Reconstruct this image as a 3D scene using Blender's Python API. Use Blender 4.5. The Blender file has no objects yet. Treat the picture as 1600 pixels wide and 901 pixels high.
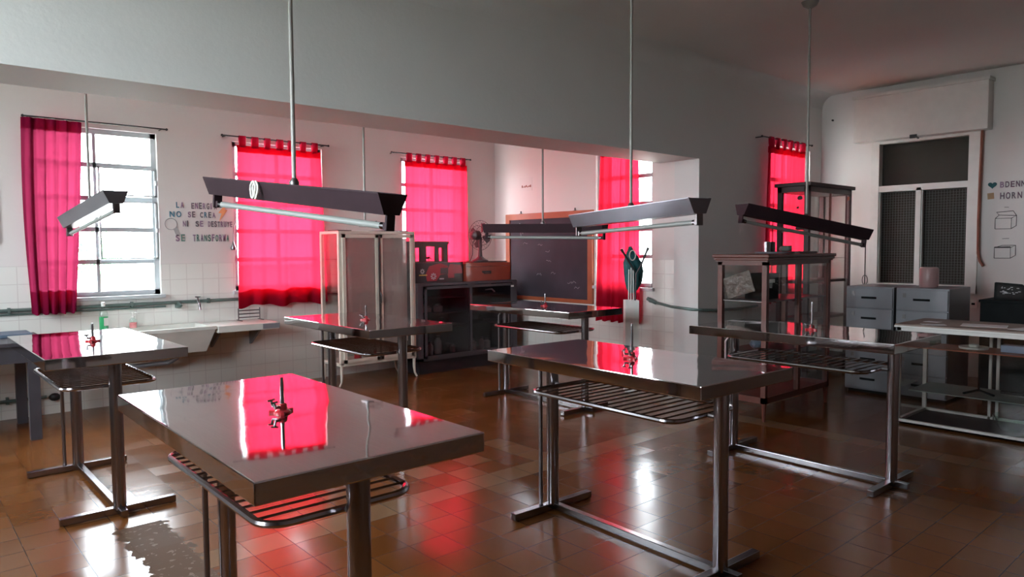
import bpy, bmesh, math, random
from mathutils import Vector, Matrix
random.seed(7)
PI = math.pi
S = bpy.context.scene
C = S.collection

# ------------------------------------------------------------------ camera, sky, exposure
S.view_settings.view_transform = 'Standard'
S.view_settings.look = 'None'
S.view_settings.gamma = 1.0
S.view_settings.use_curve_mapping = False
S.view_settings.exposure = 2.62
CAM_F, YAW, PITCH, ROLL, CAM_H = 1114.8, 0.84704, 0.05588, -0.006607, 1.4354
SKY = 6.0
SKY_COL = (0.90, 0.955, 1.0)
cd = bpy.data.cameras.new('camera'); cam = bpy.data.objects.new('camera', cd); C.objects.link(cam)
fw = Vector((math.cos(PITCH)*math.cos(YAW), math.cos(PITCH)*math.sin(YAW), -math.sin(PITCH)))
rt = Vector((math.sin(YAW), -math.cos(YAW), 0)); up = rt.cross(fw)
r2 = rt*math.cos(ROLL)+up*math.sin(ROLL); u2 = up*math.cos(ROLL)-rt*math.sin(ROLL)
M = Matrix((r2, u2, -fw)).transposed().to_4x4(); M.translation = Vector((0, 0, CAM_H))
cam.matrix_world = M
cd.sensor_width = 36.0; cd.lens = 36.0*CAM_F/1600.0; cd.clip_start = 0.05; cd.clip_end = 200
S.camera = cam
wd = bpy.data.worlds.new('sky'); S.world = wd; wd.use_nodes = True
bgn = wd.node_tree.nodes['Background']; bgn.inputs[0].default_value = (*SKY_COL, 1); bgn.inputs[1].default_value = SKY
S.cycles.max_bounces = 10; S.cycles.diffuse_bounces = 5; S.cycles.glossy_bounces = 5
S.cycles.transparent_max_bounces = 24; S.cycles.transmission_bounces = 6
S.cycles.caustics_reflective = False; S.cycles.caustics_refractive = False
S.cycles.sample_clamp_indirect = 6.0
S.cycles.use_denoising = True

# ------------------------------------------------------------------ room numbers (metres)
YW = 7.4          # far wall with three windows
XE = 6.24         # end wall of the alcove
YH = 4.19         # face of the header and of the side wall
YB = 4.68         # rear face of the header
XR = 8.9          # right wall
XL = -1.6         # left wall
YN = -1.6         # near wall behind the viewer
ZC = 3.3
ZH = 2.33

def portal(loc, rot, sx, sy):
    l = bpy.data.lights.new('window_portal', 'AREA'); l.shape = 'RECTANGLE'; l.size = sx; l.size_y = sy
    l.cycles.is_portal = True
    o = bpy.data.objects.new('window_portal', l); C.objects.link(o); o.location = loc; o.rotation_euler = rot
    o['kind'] = 'structure'
for xc in (1.515, 3.23, 5.25): portal((xc, YW+0.30, 1.78), (-PI/2, 0, 0), 1.04, 1.56)
portal((XE+0.30, 5.175, 1.78), (-PI/2, 0, -PI/2), 0.84, 1.56)
portal((8.13, YH+0.36, 1.8), (-PI/2, 0, 0), 0.96, 1.66)
portal((XL-0.30, 2.55, 2.15), (-PI/2, 0, PI/2), 1.7, 1.5)
portal((XL-0.30, 5.85, 2.0), (-PI/2, 0, PI/2), 1.1, 1.5)

# ------------------------------------------------------------------ materials
def nodes(name):
    m = bpy.data.materials.new(name); m.use_nodes = True
    nt = m.node_tree; return m, nt, nt.nodes, nt.links, nt.nodes['Principled BSDF']
def mat(name, col, rough=0.6, metal=0.0, var=0.08, scale=9.0, bump=0.0, coat=0.0, bscale=None, detail=4.0, rvar=0.0, spec=0.5):
    m, nt, N, L, b = nodes(name)
    b.inputs['Roughness'].default_value = rough; b.inputs['Metallic'].default_value = metal
    b.inputs['Coat Weight'].default_value = coat; b.inputs['Specular IOR Level'].default_value = spec
    tc = N.new('ShaderNodeTexCoord'); no = N.new('ShaderNodeTexNoise')
    no.inputs['Scale'].default_value = scale; no.inputs['Detail'].default_value = detail
    L.new(tc.outputs['Object'], no.inputs['Vector'])
    mx = N.new('ShaderNodeMix'); mx.data_type = 'RGBA'
    L.new(no.outputs['Fac'], mx.inputs['Factor'])
    mx.inputs['A'].default_value = (*[max(0, c*(1-var*2)) for c in col], 1)
    mx.inputs['B'].default_value = (*[min(1, c*(1+var*2)) for c in col], 1)
    L.new(mx.outputs['Result'], b.inputs['Base Color'])
    if rvar:
        mr = N.new('ShaderNodeMapRange'); mr.inputs['To Min'].default_value = max(0.02, rough-rvar); mr.inputs['To Max'].default_value = rough+rvar
        L.new(no.outputs['Fac'], mr.inputs['Value']); L.new(mr.outputs['Result'], b.inputs['Roughness'])
    if bump:
        bn = N.new('ShaderNodeTexNoise'); bn.inputs['Scale'].default_value = bscale or scale*4; bn.inputs['Detail'].default_value = 3
        L.new(tc.outputs['Object'], bn.inputs['Vector'])
        bu = N.new('ShaderNodeBump'); bu.inputs['Strength'].default_value = bump; bu.inputs['Distance'].default_value = 0.01
        L.new(bn.outputs['Fac'], bu.inputs['Height']); L.new(bu.outputs['Normal'], b.inputs['Normal'])
    return m
def glass(name, tint=(1, 1, 1), refl=1.0, rough=0.02):
    m, nt, N, L, b = nodes(name); N.remove(b); out = N['Material Output']
    t = N.new('ShaderNodeBsdfTransparent'); t.inputs[0].default_value = (*tint, 1)
    g = N.new('ShaderNodeBsdfGlossy'); g.inputs['Roughness'].default_value = rough
    f = N.new('ShaderNodeFresnel'); f.inputs[0].default_value = 1.5
    mu = N.new('ShaderNodeMath'); mu.operation = 'MULTIPLY'; mu.inputs[1].default_value = refl
    gm = N.new('ShaderNodeNewGeometry'); iv = N.new('ShaderNodeMath'); iv.operation = 'MULTIPLY_ADD'; iv.inputs[1].default_value = -refl; iv.inputs[2].default_value = refl
    L.new(gm.outputs['Backfacing'], iv.inputs[0]); L.new(iv.outputs[0], mu.inputs[1])
    L.new(f.outputs[0], mu.inputs[0])
    mx = N.new('ShaderNodeMixShader'); L.new(mu.outputs[0], mx.inputs[0]); L.new(t.outputs[0], mx.inputs[1]); L.new(g.outputs[0], mx.inputs[2])
    L.new(mx.outputs[0], out.inputs[0]); return m
def cloth(name, col, tcol, sheer=0.1, tr=0.6):
    m, nt, N, L, b = nodes(name); N.remove(b); out = N['Material Output']
    tc = N.new('ShaderNodeTexCoord')
    wv = N.new('ShaderNodeTexNoise'); wv.inputs['Scale'].default_value = 260; L.new(tc.outputs['Object'], wv.inputs['Vector'])
    bu = N.new('ShaderNodeBump'); bu.inputs['Strength'].default_value = 0.15; L.new(wv.outputs['Fac'], bu.inputs['Height'])
    d = N.new('ShaderNodeBsdfDiffuse'); d.inputs[0].default_value = (*col, 1); L.new(bu.outputs[0], d.inputs['Normal'])
    t = N.new('ShaderNodeBsdfTranslucent'); t.inputs[0].default_value = (*tcol, 1)
    s = N.new('ShaderNodeBsdfTransparent'); s.inputs[0].default_value = (*tcol, 1)
    m1 = N.new('ShaderNodeMixShader'); m1.inputs[0].default_value = tr
    L.new(d.outputs[0], m1.inputs[1]); L.new(t.outputs[0], m1.inputs[2])
    m2 = N.new('ShaderNodeMixShader'); m2.inputs[0].default_value = sheer
    L.new(m1.outputs[0], m2.inputs[1]); L.new(s.outputs[0], m2.inputs[2]); L.new(m2.outputs[0], out.inputs[0]); return m

# wall plaster, with white glazed tiles below 1.36 m on the alcove walls
def wall_mat(name, col, tiles):
    m, nt, N, L, b = nodes(name)
    g = N.new('ShaderNodeNewGeometry'); sp = N.new('ShaderNodeSeparateXYZ'); L.new(g.outputs['Position'], sp.inputs[0])
    n1 = N.new('ShaderNodeTexNoise'); n1.inputs['Scale'].default_value = 1.3; n1.inputs['Detail'].default_value = 6; L.new(g.outputs['Position'], n1.inputs['Vector'])
    mx = N.new('ShaderNodeMix'); mx.data_type = 'RGBA'; L.new(n1.outputs['Fac'], mx.inputs['Factor'])
    mx.inputs['A'].default_value = (*[c*0.93 for c in col], 1); mx.inputs['B'].default_value = (*[min(1, c*1.05) for c in col], 1)
    nb = N.new('ShaderNodeTexNoise'); nb.inputs['Scale'].default_value = 40; L.new(g.outputs['Position'], nb.inputs['Vector'])
    bu = N.new('ShaderNodeBump'); bu.inputs['Strength'].default_value = 0.12; bu.inputs['Distance'].default_value = 0.01; L.new(nb.outputs['Fac'], bu.inputs['Height'])
    L.new(bu.outputs[0], b.inputs['Normal']); b.inputs['Roughness'].default_value = 0.7
    if not tiles:
        L.new(mx.outputs['Result'], b.inputs['Base Color']); return m
    ax, off = tiles
    def mth(op, a, bb=None, c=None):
        n = N.new('ShaderNodeMath'); n.operation = op
        for i, v in enumerate((a, bb, c)):
            if v is None: continue
            if isinstance(v, (int, float)): n.inputs[i].default_value = v
            else: L.new(v, n.inputs[i])
        return n.outputs[0]
    P = 0.154
    def line(sock, o):
        f = mth('FRACT', mth('DIVIDE', mth('ADD', sock, o), P))
        return mth('MAXIMUM', mth('LESS_THAN', f, 0.022), mth('GREATER_THAN', f, 0.978))
    ln = mth('MAXIMUM', line(sp.outputs[ax], off), line(sp.outputs['Z'], 10*P-1.309+0.0))
    til = mth('LESS_THAN', sp.outputs['Z'], 1.311)
    # white tile colour with dark joints
    cj = N.new('ShaderNodeMix'); cj.data_type = 'RGBA'; L.new(ln, cj.inputs['Factor'])
    cj.inputs['A'].default_value = (0.78, 0.78, 0.74, 1); cj.inputs['B'].default_value = (0.63, 0.61, 0.58, 1)
    cm = N.new('ShaderNodeMix'); cm.data_type = 'RGBA'; L.new(til, cm.inputs['Factor'])
    L.new(mx.outputs['Result'], cm.inputs['A']); L.new(cj.outputs['Result'], cm.inputs['B']); L.new(cm.outputs['Result'], b.inputs['Base Color'])
    rr = mth('ADD', mth('MULTIPLY', mth('MULTIPLY', til, mth('SUBTRACT', 1, ln)), -0.56), 0.7)
    L.new(rr, b.inputs['Roughness'])
    hh = mth('ADD', mth('MULTIPLY', mth('MULTIPLY', ln, til), -1.0), mth('MULTIPLY', mth('SUBTRACT', 1, til), mth('MULTIPLY', nb.outputs['Fac'], 0.2)))
    L.new(hh, bu.inputs['Height']); bu.inputs['Strength'].default_value = 0.3
    return m

def floor_mat():
    m, nt, N, L, b = nodes('floor_tiles')
    g = N.new('ShaderNodeNewGeometry'); sp = N.new('ShaderNodeSeparateXYZ'); L.new(g.outputs['Position'], sp.inputs[0])
    X, Y = sp.outputs['X'], sp.outputs['Y']
    def mth(op, a, bb=None, c=None):
        n = N.new('ShaderNodeMath'); n.operation = op
        for i, v in enumerate((a, bb, c)):
            if v is None: continue
            if isinstance(v, (int, float)): n.inputs[i].default_value = v
            else: L.new(v, n.inputs[i])
        return n.outputs[0]
    def mixc(f, a, bb):
        n = N.new('ShaderNodeMix'); n.data_type = 'RGBA'; L.new(f, n.inputs['Factor'])
        for k, v in (('A', a), ('B', bb)):
            if isinstance(v, tuple): n.inputs[k].default_value = (*v, 1)
            else: L.new(v, n.inputs[k])
        return n.outputs['Result']
    P = 0.2
    sx = mth('DIVIDE', mth('ADD', X, 20+0.14), P); sy = mth('DIVIDE', mth('ADD', Y, 20-0.07), P)
    fx, fy = mth('FRACT', sx), mth('FRACT', sy)
    cx, cy = mth('FLOOR', sx), mth('FLOOR', sy)
    def edge(f, w): return mth('MAXIMUM', mth('LESS_THAN', f, w), mth('GREATER_THAN', f, 1-w))
    joint = mth('MAXIMUM', edge(fx, 0.008), edge(fy, 0.008))
    cc = N.new('ShaderNodeCombineXYZ'); L.new(cx, cc.inputs[0]); L.new(cy, cc.inputs[1])
    wn = N.new('ShaderNodeTexWhiteNoise'); wn.noise_dimensions = '3D'; L.new(cc.outputs[0], wn.inputs['Vector'])
    sw = N.new('ShaderNodeSeparateColor'); L.new(wn.outputs['Color'], sw.inputs[0])
    no = N.new('ShaderNodeTexNoise'); no.inputs['Scale'].default_value = 2.2; no.inputs['Detail'].default_value = 6; L.new(g.outputs['Position'], no.inputs['Vector'])
    c1 = mixc(wn.outputs['Value'], (0.112, 0.036, 0.0085), (0.165, 0.058, 0.014))
    c2 = mixc(mth('MULTIPLY', no.outputs['Fac'], 0.7), c1, (0.20, 0.072, 0.016))
    # paler bands set into the floor, and a few paler replaced tiles
    def between(v, a, bb): return mth('MULTIPLY', mth('GREATER_THAN', v, a), mth('LESS_THAN', v, bb))
    bx = between(Y, 3.27, 3.47); by = between(X, 5.26, 5.46)
    band = mth('MULTIPLY', mth('MAXIMUM', bx, by), 0.62)
    c3 = mixc(band, c2, (0.235, 0.15, 0.085))
    pale = mth('MULTIPLY', mth('MULTIPLY', mth('GREATER_THAN', sw.outputs[0], 0.62), between(X, 2.26, 3.66)), between(Y, 3.13, 4.13))
    c3 = mixc(mth('MULTIPLY', pale, 0.55), c3, (0.24, 0.135, 0.065))
    # worn strip where tiles are missing, jagged edges
    nj = N.new('ShaderNodeTexNoise'); nj.inputs['Scale'].default_value = 16; nj.inputs['Detail'].default_value = 5; L.new(g.outputs['Position'], nj.inputs['Vector'])
    jx = mth('ADD', X, mth('MULTIPLY', mth('SUBTRACT', nj.outputs['Fac'], 0.5), 0.16))
    miss = mth('MULTIPLY', between(jx, 0.84, 1.07), between(Y, 2.3, 4.05))
    nk = N.new('ShaderNodeTexNoise'); nk.inputs['Scale'].default_value = 28; nk.inputs['Detail'].default_value = 6; L.new(g.outputs['Position'], nk.inputs['Vector'])
    spk = mth('GREATER_THAN', nk.outputs['Fac'], 0.62)
    cem = mixc(spk, (0.085, 0.045, 0.022), (0.17, 0.12, 0.085))
    c4 = mixc(mth('MULTIPLY', joint, mth('SUBTRACT', 1, miss)), c3, (0.035, 0.02, 0.014))
    c5 = mixc(miss, c4, cem)
    L.new(c5, b.inputs['Base Color'])
    b.inputs['Specular IOR Level'].default_value = 0.30
    r1 = mth('ADD', mth('MULTIPLY', no.outputs['Fac'], 0.12), mth('MULTIPLY', wn.outputs['Value'], 0.07))
    r = mth('ADD', mth('ADD', r1, 0.10), mth('ADD', mth('MULTIPLY', miss, 0.5), mth('MULTIPLY', joint, 0.05)))
    L.new(r, b.inputs['Roughness'])
    # every tile lies at its own slight tilt
    tl = mth('ADD', mth('MULTIPLY', mth('SUBTRACT', sw.outputs[0], 0.5), fx), mth('MULTIPLY', mth('SUBTRACT', sw.outputs[1], 0.5), fy))
    hz = mth('ADD', mth('MULTIPLY', tl, 0.42), mth('ADD', mth('MULTIPLY', joint, -0.06), mth('MULTIPLY', miss, -0.5)))
    hz = mth('ADD', hz, mth('MULTIPLY', no.outputs['Fac'], 0.5))
    bu = N.new('ShaderNodeBump'); bu.inputs['Strength'].default_value = 0.5; bu.inputs['Distance'].default_value = 0.012
    L.new(hz, bu.inputs['Height']); L.new(bu.outputs[0], b.inputs['Normal'])
    return m

def steel_mat():
    m, nt, N, L, b = nodes('stainless_steel')
    b.inputs['Metallic'].default_value = 1.0
    tc = N.new('ShaderNodeTexCoord'); mp = N.new('ShaderNodeMapping'); mp.inputs['Scale'].default_value = (60, 1.5, 60); L.new(tc.outputs['Object'], mp.inputs[0])
    n1 = N.new('ShaderNodeTexNoise'); n1.inputs['Scale'].default_value = 3; n1.inputs['Detail'].default_value = 4; L.new(mp.outputs[0], n1.inputs['Vector'])
    n2 = N.new('ShaderNodeTexNoise'); n2.inputs['Scale'].default_value = 2.4; n2.inputs['Detail'].default_value = 1.5; L.new(tc.outputs['Object'], n2.inputs['Vector'])
    mx = N.new('ShaderNodeMix'); mx.data_type = 'RGBA'; L.new(n1.outputs['Fac'], mx.inputs['Factor'])
    mx.inputs['A'].default_value = (0.46, 0.45, 0.46, 1); mx.inputs['B'].default_value = (0.60, 0.59, 0.60, 1)
    L.new(mx.outputs['Result'], b.inputs['Base Color'])
    mr = N.new('ShaderNodeMapRange'); mr.inputs['To Min'].default_value = 0.03; mr.inputs['To Max'].default_value = 0.07; L.new(n1.outputs['Fac'], mr.inputs['Value']); L.new(mr.outputs[0], b.inputs['Roughness'])
    bu = N.new('ShaderNodeBump'); bu.inputs['Strength'].default_value = 0.10; bu.inputs['Distance'].default_value = 0.05; L.new(n2.outputs['Fac'], bu.inputs['Height']); L.new(bu.outputs[0], b.inputs['Normal'])
    return m

MT = dict(
    plaster=wall_mat('wall_plaster', (0.70, 0.68, 0.66), None),
    dim=wall_mat('unseen_wall_darkened', (0.30, 0.24, 0.21), None),  # unseen left and near walls, darkened to cut bright reflections in the steel
    header=wall_mat('header_plaster', (0.665, 0.68, 0.67), None),
    tile_x=wall_mat('wall_tiled_long', (0.72, 0.69, 0.67), ('X', 10*0.154-1.948)),
    tile_y=wall_mat('wall_tiled_end', (0.72, 0.69, 0.67), ('Y', 40*0.154-4.607)),
    ceiling=wall_mat('ceiling_paint', (0.68, 0.67, 0.65), None),
    floor=floor_mat(), steel=steel_mat(),
    chrome=mat('chrome_tube', (0.30, 0.285, 0.30), 0.20, 1.0, 0.04),
    darksteel=mat('dull_steel', (0.20, 0.185, 0.19), 0.36, 1.0, 0.08),
    white=mat('white_paint', (0.66, 0.65, 0.62), 0.4, 0, 0.05),
    winpaint=mat('window_paint', (0.50, 0.54, 0.56), 0.45, 0, 0.05),
    cream=mat('cream_enamel', (0.66, 0.60, 0.52), 0.35, 0, 0.06),
    glass=glass('window_glass', (0.97, 0.99, 1.0), 0.6),
    cabglass=glass('cabinet_glass', (0.93, 0.93, 0.92), 1.6),
    darkglass=glass('dusty_glass', (0.66, 0.60, 0.62), 1.0, 0.06),
    oldglass=glass('unwashed_glass', (0.70, 0.66, 0.62), 0.5, 0.5),
    curtain=cloth('red_curtain', (0.36, 0.010, 0.038), (0.54, 0.012, 0.031), 0.10, 0.6),
    curtain2=cloth('red_curtain_hem', (0.36, 0.010, 0.038), (0.50, 0.022, 0.06), 0.04, 0.60),
    curtain3=cloth('bunched_red_curtain', (0.26, 0.012, 0.06), (0.16, 0.014, 0.038), 0.03, 0.5),  # purple tint puts window haze into the cloth colour; low transmission for bunching
    iron=mat('black_iron', (0.03, 0.03, 0.032), 0.45, 0.3, 0.1),
    lampdark=mat('brown_lamp_paint', (0.034, 0.019, 0.024), 0.6, 0.0, 0.12, spec=0.15),
    lampsteel=mat('grey_lamp_metal', (0.17, 0.165, 0.185), 0.28, 0.9, 0.12, scale=4),
    tube=mat('lamp_tube_glass', (0.24, 0.255, 0.24), 0.4, 0, 0.02),
    rod=mat('grey_rod_paint', (0.26, 0.25, 0.23), 0.4, 0.1, 0.06),
    plastic=mat('white_plastic', (0.74, 0.74, 0.70), 0.35, 0, 0.03),
    redpaint=mat('red_tap_enamel', (0.42, 0.02, 0.03), 0.3, 0, 0.1),
    slate=mat('slate_board', (0.034, 0.026, 0.038), 0.75, 0, 0.35, scale=3),
    boardwood=mat('orange_brown_wood', (0.36, 0.095, 0.04), 0.42, 0, 0.15, scale=5),
    redwood=mat('red_brown_wood', (0.125, 0.032, 0.020), 0.42, 0, 0.2, scale=6, coat=0.1),
    darkwood=mat('dark_brown_wood', (0.055, 0.022, 0.022), 0.4, 0, 0.2, scale=6),
    chest=mat('chest_wood', (0.30, 0.055, 0.03), 0.36, 0, 0.15, scale=7, coat=0.3),
    greymetal=mat('grey_cabinet_metal', (0.075, 0.065, 0.078), 0.55, 0.1, 0.1, scale=4),
    darkpanel=mat('dark_cabinet_panel', (0.02, 0.015, 0.02), 0.7, 0, 0.2),
    filing=mat('grey_drawer_metal', (0.22, 0.225, 0.25), 0.4, 0.15, 0.08, scale=3),
    black=mat('black_matt', (0.012, 0.014, 0.015), 0.85, 0, 0.2, spec=0.15),
    blackgloss=mat('black_gloss', (0.02, 0.02, 0.022), 0.12, 0, 0.1),
    porcelain=mat('stone_sink', (0.60, 0.60, 0.56), 0.3, 0, 0.08, scale=5),
    pipe=mat('green_grey_pipe', (0.13, 0.18, 0.165), 0.4, 0.3, 0.12),
    fan=mat('fan_grey_plastic', (0.07, 0.055, 0.06), 0.4, 0.1, 0.1),
    paper=mat('white_paper', (0.72, 0.72, 0.74), 0.8, 0, 0.05, scale=3),
    teal=mat('teal_cloth', (0.015, 0.10, 0.11), 0.75, 0, 0.3, scale=12, bump=0.5),
    shutter=mat('shutter_slats', (0.115, 0.115, 0.105), 0.6, 0, 0.1),
    cardboard=mat('wrinkled_wrap', (0.12, 0.08, 0.065), 0.25, 0, 0.3, scale=14, bump=1.0, bscale=20),
    strap=mat('rusty_strap', (0.26, 0.09, 0.06), 0.7, 0, 0.2),
    stone=mat('dark_specimen', (0.05, 0.035, 0.04), 0.7, 0, 0.4, scale=20, bump=0.6),
    greenliq=mat('green_soap_bottle', (0.05, 0.42, 0.16), 0.15, 0, 0.05),
    pinkliq=mat('pink_soap', (0.85, 0.25, 0.28), 0.2, 0, 0.05),
    clear=glass('clear_plastic', (0.86, 0.93, 0.90), 2.0, 0.08),
    label=mat('pale_label', (0.72, 0.75, 0.70), 0.5, 0, 0.03),
    leaf=mat('leaf_green', (0.10, 0.34, 0.12), 0.6, 0, 0.3),
    bark=mat('bark', (0.12, 0.09, 0.07), 0.9, 0, 0.3),
    ground=mat('outside_ground', (0.42, 0.42, 0.38), 0.95, 0, 0.15, scale=1),
    blue=mat('blue_grey_tray', (0.10, 0.14, 0.20), 0.5, 0, 0.1),
    bench=mat('bench_paint', (0.060, 0.058, 0.070), 0.4, 0, 0.1),
    chalk=mat('chalk', (0.55, 0.53, 0.56), 0.9, 0, 0.1),
    milky=cloth('milky_sheet', (0.66, 0.60, 0.58), (0.6, 0.55, 0.54), 0.22, 0.5),
    boxwhite=mat('white_board', (0.84, 0.83, 0.80), 0.6, 0, 0.02),
    pinkjar=mat('pink_jar_plastic', (0.42, 0.27, 0.27), 0.35, 0, 0.05),
    yellow=mat('yellow_mark', (0.70, 0.50, 0.12), 0.6, 0, 0.05),
    boxprint=mat('red_print', (0.33, 0.02, 0.035), 0.3, 0, 0.1),
    boxblack=mat('black_print', (0.03, 0.025, 0.03), 0.3, 0, 0.2),
    marker=mat('marker_ink', (0.08, 0.07, 0.075), 0.8, 0, 0.1),
    orange=mat('orange_paper', (0.85, 0.38, 0.18), 0.8, 0, 0.05),
    lgreen=mat('faded_green_tray', (0.22, 0.26, 0.24), 0.5, 0, 0.1),
)

# ------------------------------------------------------------------ mesh helpers
class MB:
    def __init__(s): s.b = bmesh.new()
    def _x(s, vs, mtx):
        if mtx is not None: bmesh.ops.transform(s.b, matrix=mtx, verts=vs)
    def box(s, x0, y0, z0, x1, y1, z1, mtx=None, bev=0.0):
        r = bmesh.ops.create_cube(s.b, size=1.0); vs = r['verts']
        for v in vs: v.co = Vector(((x0+x1)/2+v.co.x*(x1-x0), (y0+y1)/2+v.co.y*(y1-y0), (z0+z1)/2+v.co.z*(z1-z0)))
        if bev:
            es = list({e for v in vs for e in v.link_edges})
            r = bmesh.ops.bevel(s.b, geom=es, offset=bev, segments=2, affect='EDGES', profile=0.6)
            vs = list({v for f in r['faces'] for v in f.verts} | {v for v in vs if v.is_valid})
        s._x(vs, mtx); return s
    def tube(s, pts, r, n=10, closed=False, cap=True, mtx=None):
        pts = [Vector(p) for p in pts]; rings = []; N = len(pts)
        rr = r if isinstance(r, (list, tuple)) else [r]*N
        prev = None
        for i, p in enumerate(pts):
            if closed: t = (pts[(i+1) % N]-pts[i-1])
            else: t = pts[min(i+1, N-1)]-pts[max(i-1, 0)]
            t.normalize()
            a = prev if prev is not None else (Vector((0, 0, 1)) if abs(t.z) < 0.9 else Vector((1, 0, 0)))
            u = (a-t*a.dot(t))
            if u.length < 1e-4: u = t.orthogonal()
            u.normalize(); prev = u; w = t.cross(u)
            rings.append([s.b.verts.new(p+(u*math.cos(2*PI*k/n)+w*math.sin(2*PI*k/n))*rr[i]) for k in range(n)])
        rng = range(N) if closed else range(N-1)
        for i in rng:
            A, B = rings[i], rings[(i+1) % N]
            for k in range(n): s.b.faces.new((A[k], A[(k+1) % n], B[(k+1) % n], B[k]))
        if cap and not closed:
            s.b.faces.new(list(reversed(rings[0]))); s.b.faces.new(rings[-1])
        s._x([v for R in rings for v in R], mtx); return s
    def lathe(s, prof, n=20, mtx=None, o=(0, 0, 0)):
        rings = []; o = Vector(o)
        for r, z in prof: rings.append([s.b.verts.new(o+Vector((max(r, 1e-4)*math.cos(2*PI*k/n), max(r, 1e-4)*math.sin(2*PI*k/n), z))) for k in range(n)])
        for A, B in zip(rings, rings[1:]):
            for k in range(n): s.b.faces.new((A[k], A[(k+1) % n], B[(k+1) % n], B[k]))
        s.b.faces.new(list(reversed(rings[0]))); s.b.faces.new(rings[-1])
        s._x([v for R in rings for v in R], mtx); return s
    def prism(s, poly, axis, a, b_, mtx=None):
        # poly = list of (p,q) in the plane perpendicular to axis; extruded from a to b_
        def P(p, q, t): return {'x': (t, p, q), 'y': (p, t, q), 'z': (p, q, t)}[axis]
        A = [s.b.verts.new(P(p, q, a)) for p, q in poly]; B = [s.b.verts.new(P(p, q, b_)) for p, q in poly]
        n = len(poly)
        for k in range(n): s.b.faces.new((A[k], A[(k+1) % n], B[(k+1) % n], B[k]))
        s.b.faces.new(list(reversed(A))); s.b.faces.new(B)
        s._x(A+B, mtx); return s
    def ball(s, c, r, sub=2, sc=(1, 1, 1), jit=0.0):
        rr = bmesh.ops.create_icosphere(s.b, subdivisions=sub, radius=r)
        for v in rr['verts']:
            k = 1+random.uniform(-jit, jit); v.co = Vector((c[0]+v.co.x*sc[0]*k, c[1]+v.co.y*sc[1]*k, c[2]+v.co.z*sc[2]*k))
        return s
    def build(s, name, m, parent=None, loc=None, smooth=False, kind=None):
        bmesh.ops.recalc_face_normals(s.b, faces=s.b.faces)
        me = bpy.data.meshes.new(name); s.b.to_mesh(me); s.b.free()
        me.materials.append(MT[m] if isinstance(m, str) else m)
        for p in me.polygons: p.use_smooth = smooth
        if smooth:
            try: me.set_sharp_from_angle(angle=math.radians(40))
            except Exception: pass
        o = bpy.data.objects.new(name, me); C.objects.link(o)
        if parent is not None: o.parent = parent
        if loc is not None: o.location = loc
        if kind: o['kind'] = kind
        return o
def thing(name, label, cat, loc=(0, 0, 0), rz=0, group=None):
    o = bpy.data.objects.new(name, None); C.objects.link(o); o.empty_display_size = 0.1
    o.location = loc; o.rotation_euler = (0, 0, rz); o['label'] = label; o['category'] = cat
    if group: o['group'] = group
    return o
def tag(o, label, cat, group=None):
    o['label'] = label; o['category'] = cat
    if group: o['group'] = group
    return o
def arc(cx, cy, r, a0, a1, n): return [(cx+r*math.cos(a0+(a1-a0)*i/n), cy+r*math.sin(a0+(a1-a0)*i/n)) for i in range(n+1)]
def roundrect(hx, hy, r, n=6):
    p = []
    for sx, sy, a in ((1, 1, 0), (-1, 1, PI/2), (-1, -1, PI), (1, -1, 3*PI/2)): p += arc(sx*(hx-r), sy*(hy-r), r, a, a+PI/2, n)
    return p
def text_bm(body, size, depth=0.0015):
    cu = bpy.data.curves.new('t', 'FONT'); cu.body = body; cu.size = size; cu.extrude = depth; cu.offset = size*0.022
    ob = bpy.data.objects.new('t', cu); C.objects.link(ob)
    dg = bpy.context.evaluated_depsgraph_get(); me = bpy.data.meshes.new_from_object(ob.evaluated_get(dg))
    m = MB(); m.b.from_mesh(me); bpy.data.objects.remove(ob); bpy.data.curves.remove(cu); bpy.data.meshes.remove(me)
    return m

# ------------------------------------------------------------------ structure
def wall(name, axis, plane, thick, u0, u1, v0, v1, holes, m):
    """axis 'x': wall lies along X at y=plane..plane+thick; axis 'y': along Y at x=plane..plane+thick."""
    us = sorted({u0, u1, *[h[0] for h in holes], *[h[1] for h in holes]}); vs = sorted({v0, v1, *[h[2] for h in holes], *[h[3] for h in holes]})
    b = MB(); a, c = min(plane, plane+thick), max(plane, plane+thick)
    for i in range(len(us)-1):
        for j in range(len(vs)-1):
            um, vm = (us[i]+us[i+1])/2, (vs[j]+vs[j+1])/2
            if any(h[0] < um < h[1] and h[2] < vm < h[3] for h in holes): continue
            if axis == 'x': b.box(us[i], a, vs[j], us[i+1], c, vs[j+1])
            else: b.box(a, us[i], vs[j], c, us[i+1], vs[j+1])
    bmesh.ops.remove_doubles(b.b, verts=b.b.verts, dist=1e-5)
    # drop faces shared by two neighbouring blocks
    seen = {}
    for f in list(b.b.faces): seen.setdefault(tuple(sorted(v.index for v in f.verts)), []).append(f)
    b.b.verts.index_update(); seen = {}
    for f in list(b.b.faces): seen.setdefault(tuple(sorted(v.index for v in f.verts)), []).append(f)
    for fs in seen.values():
        if len(fs) > 1: bmesh.ops.delete(b.b, geom=fs, context='FACES_ONLY')
    return b.build(name, m, kind='structure')
ZS, ZT = 1.02, 2.55
WX = [(1.01, 2.02), (2.735, 3.725), (4.755, 5.745)]
wall('wall_far', 'x', YW, 0.28, XL, XE+0.28, -0.02, ZC+0.05, [(a, b, ZS, ZT) for a, b in WX], 'tile_x')
wall('wall_alcove_end', 'y', XE, 0.28, YH+0.30, YW, -0.02, ZC+0.05, [(4.77, 5.58, 1.0, ZT)], 'tile_y')
wall('wall_header', 'x', YH, YB-YH, XL, XE, ZH, ZC+0.05, [], 'header')
wall('wall_side', 'x', YH, 0.30, XE, XR+0.25, -0.02, ZC+0.05, [(7.66, 8.60, 1.0, ZT+0.05)], 'header')
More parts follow.
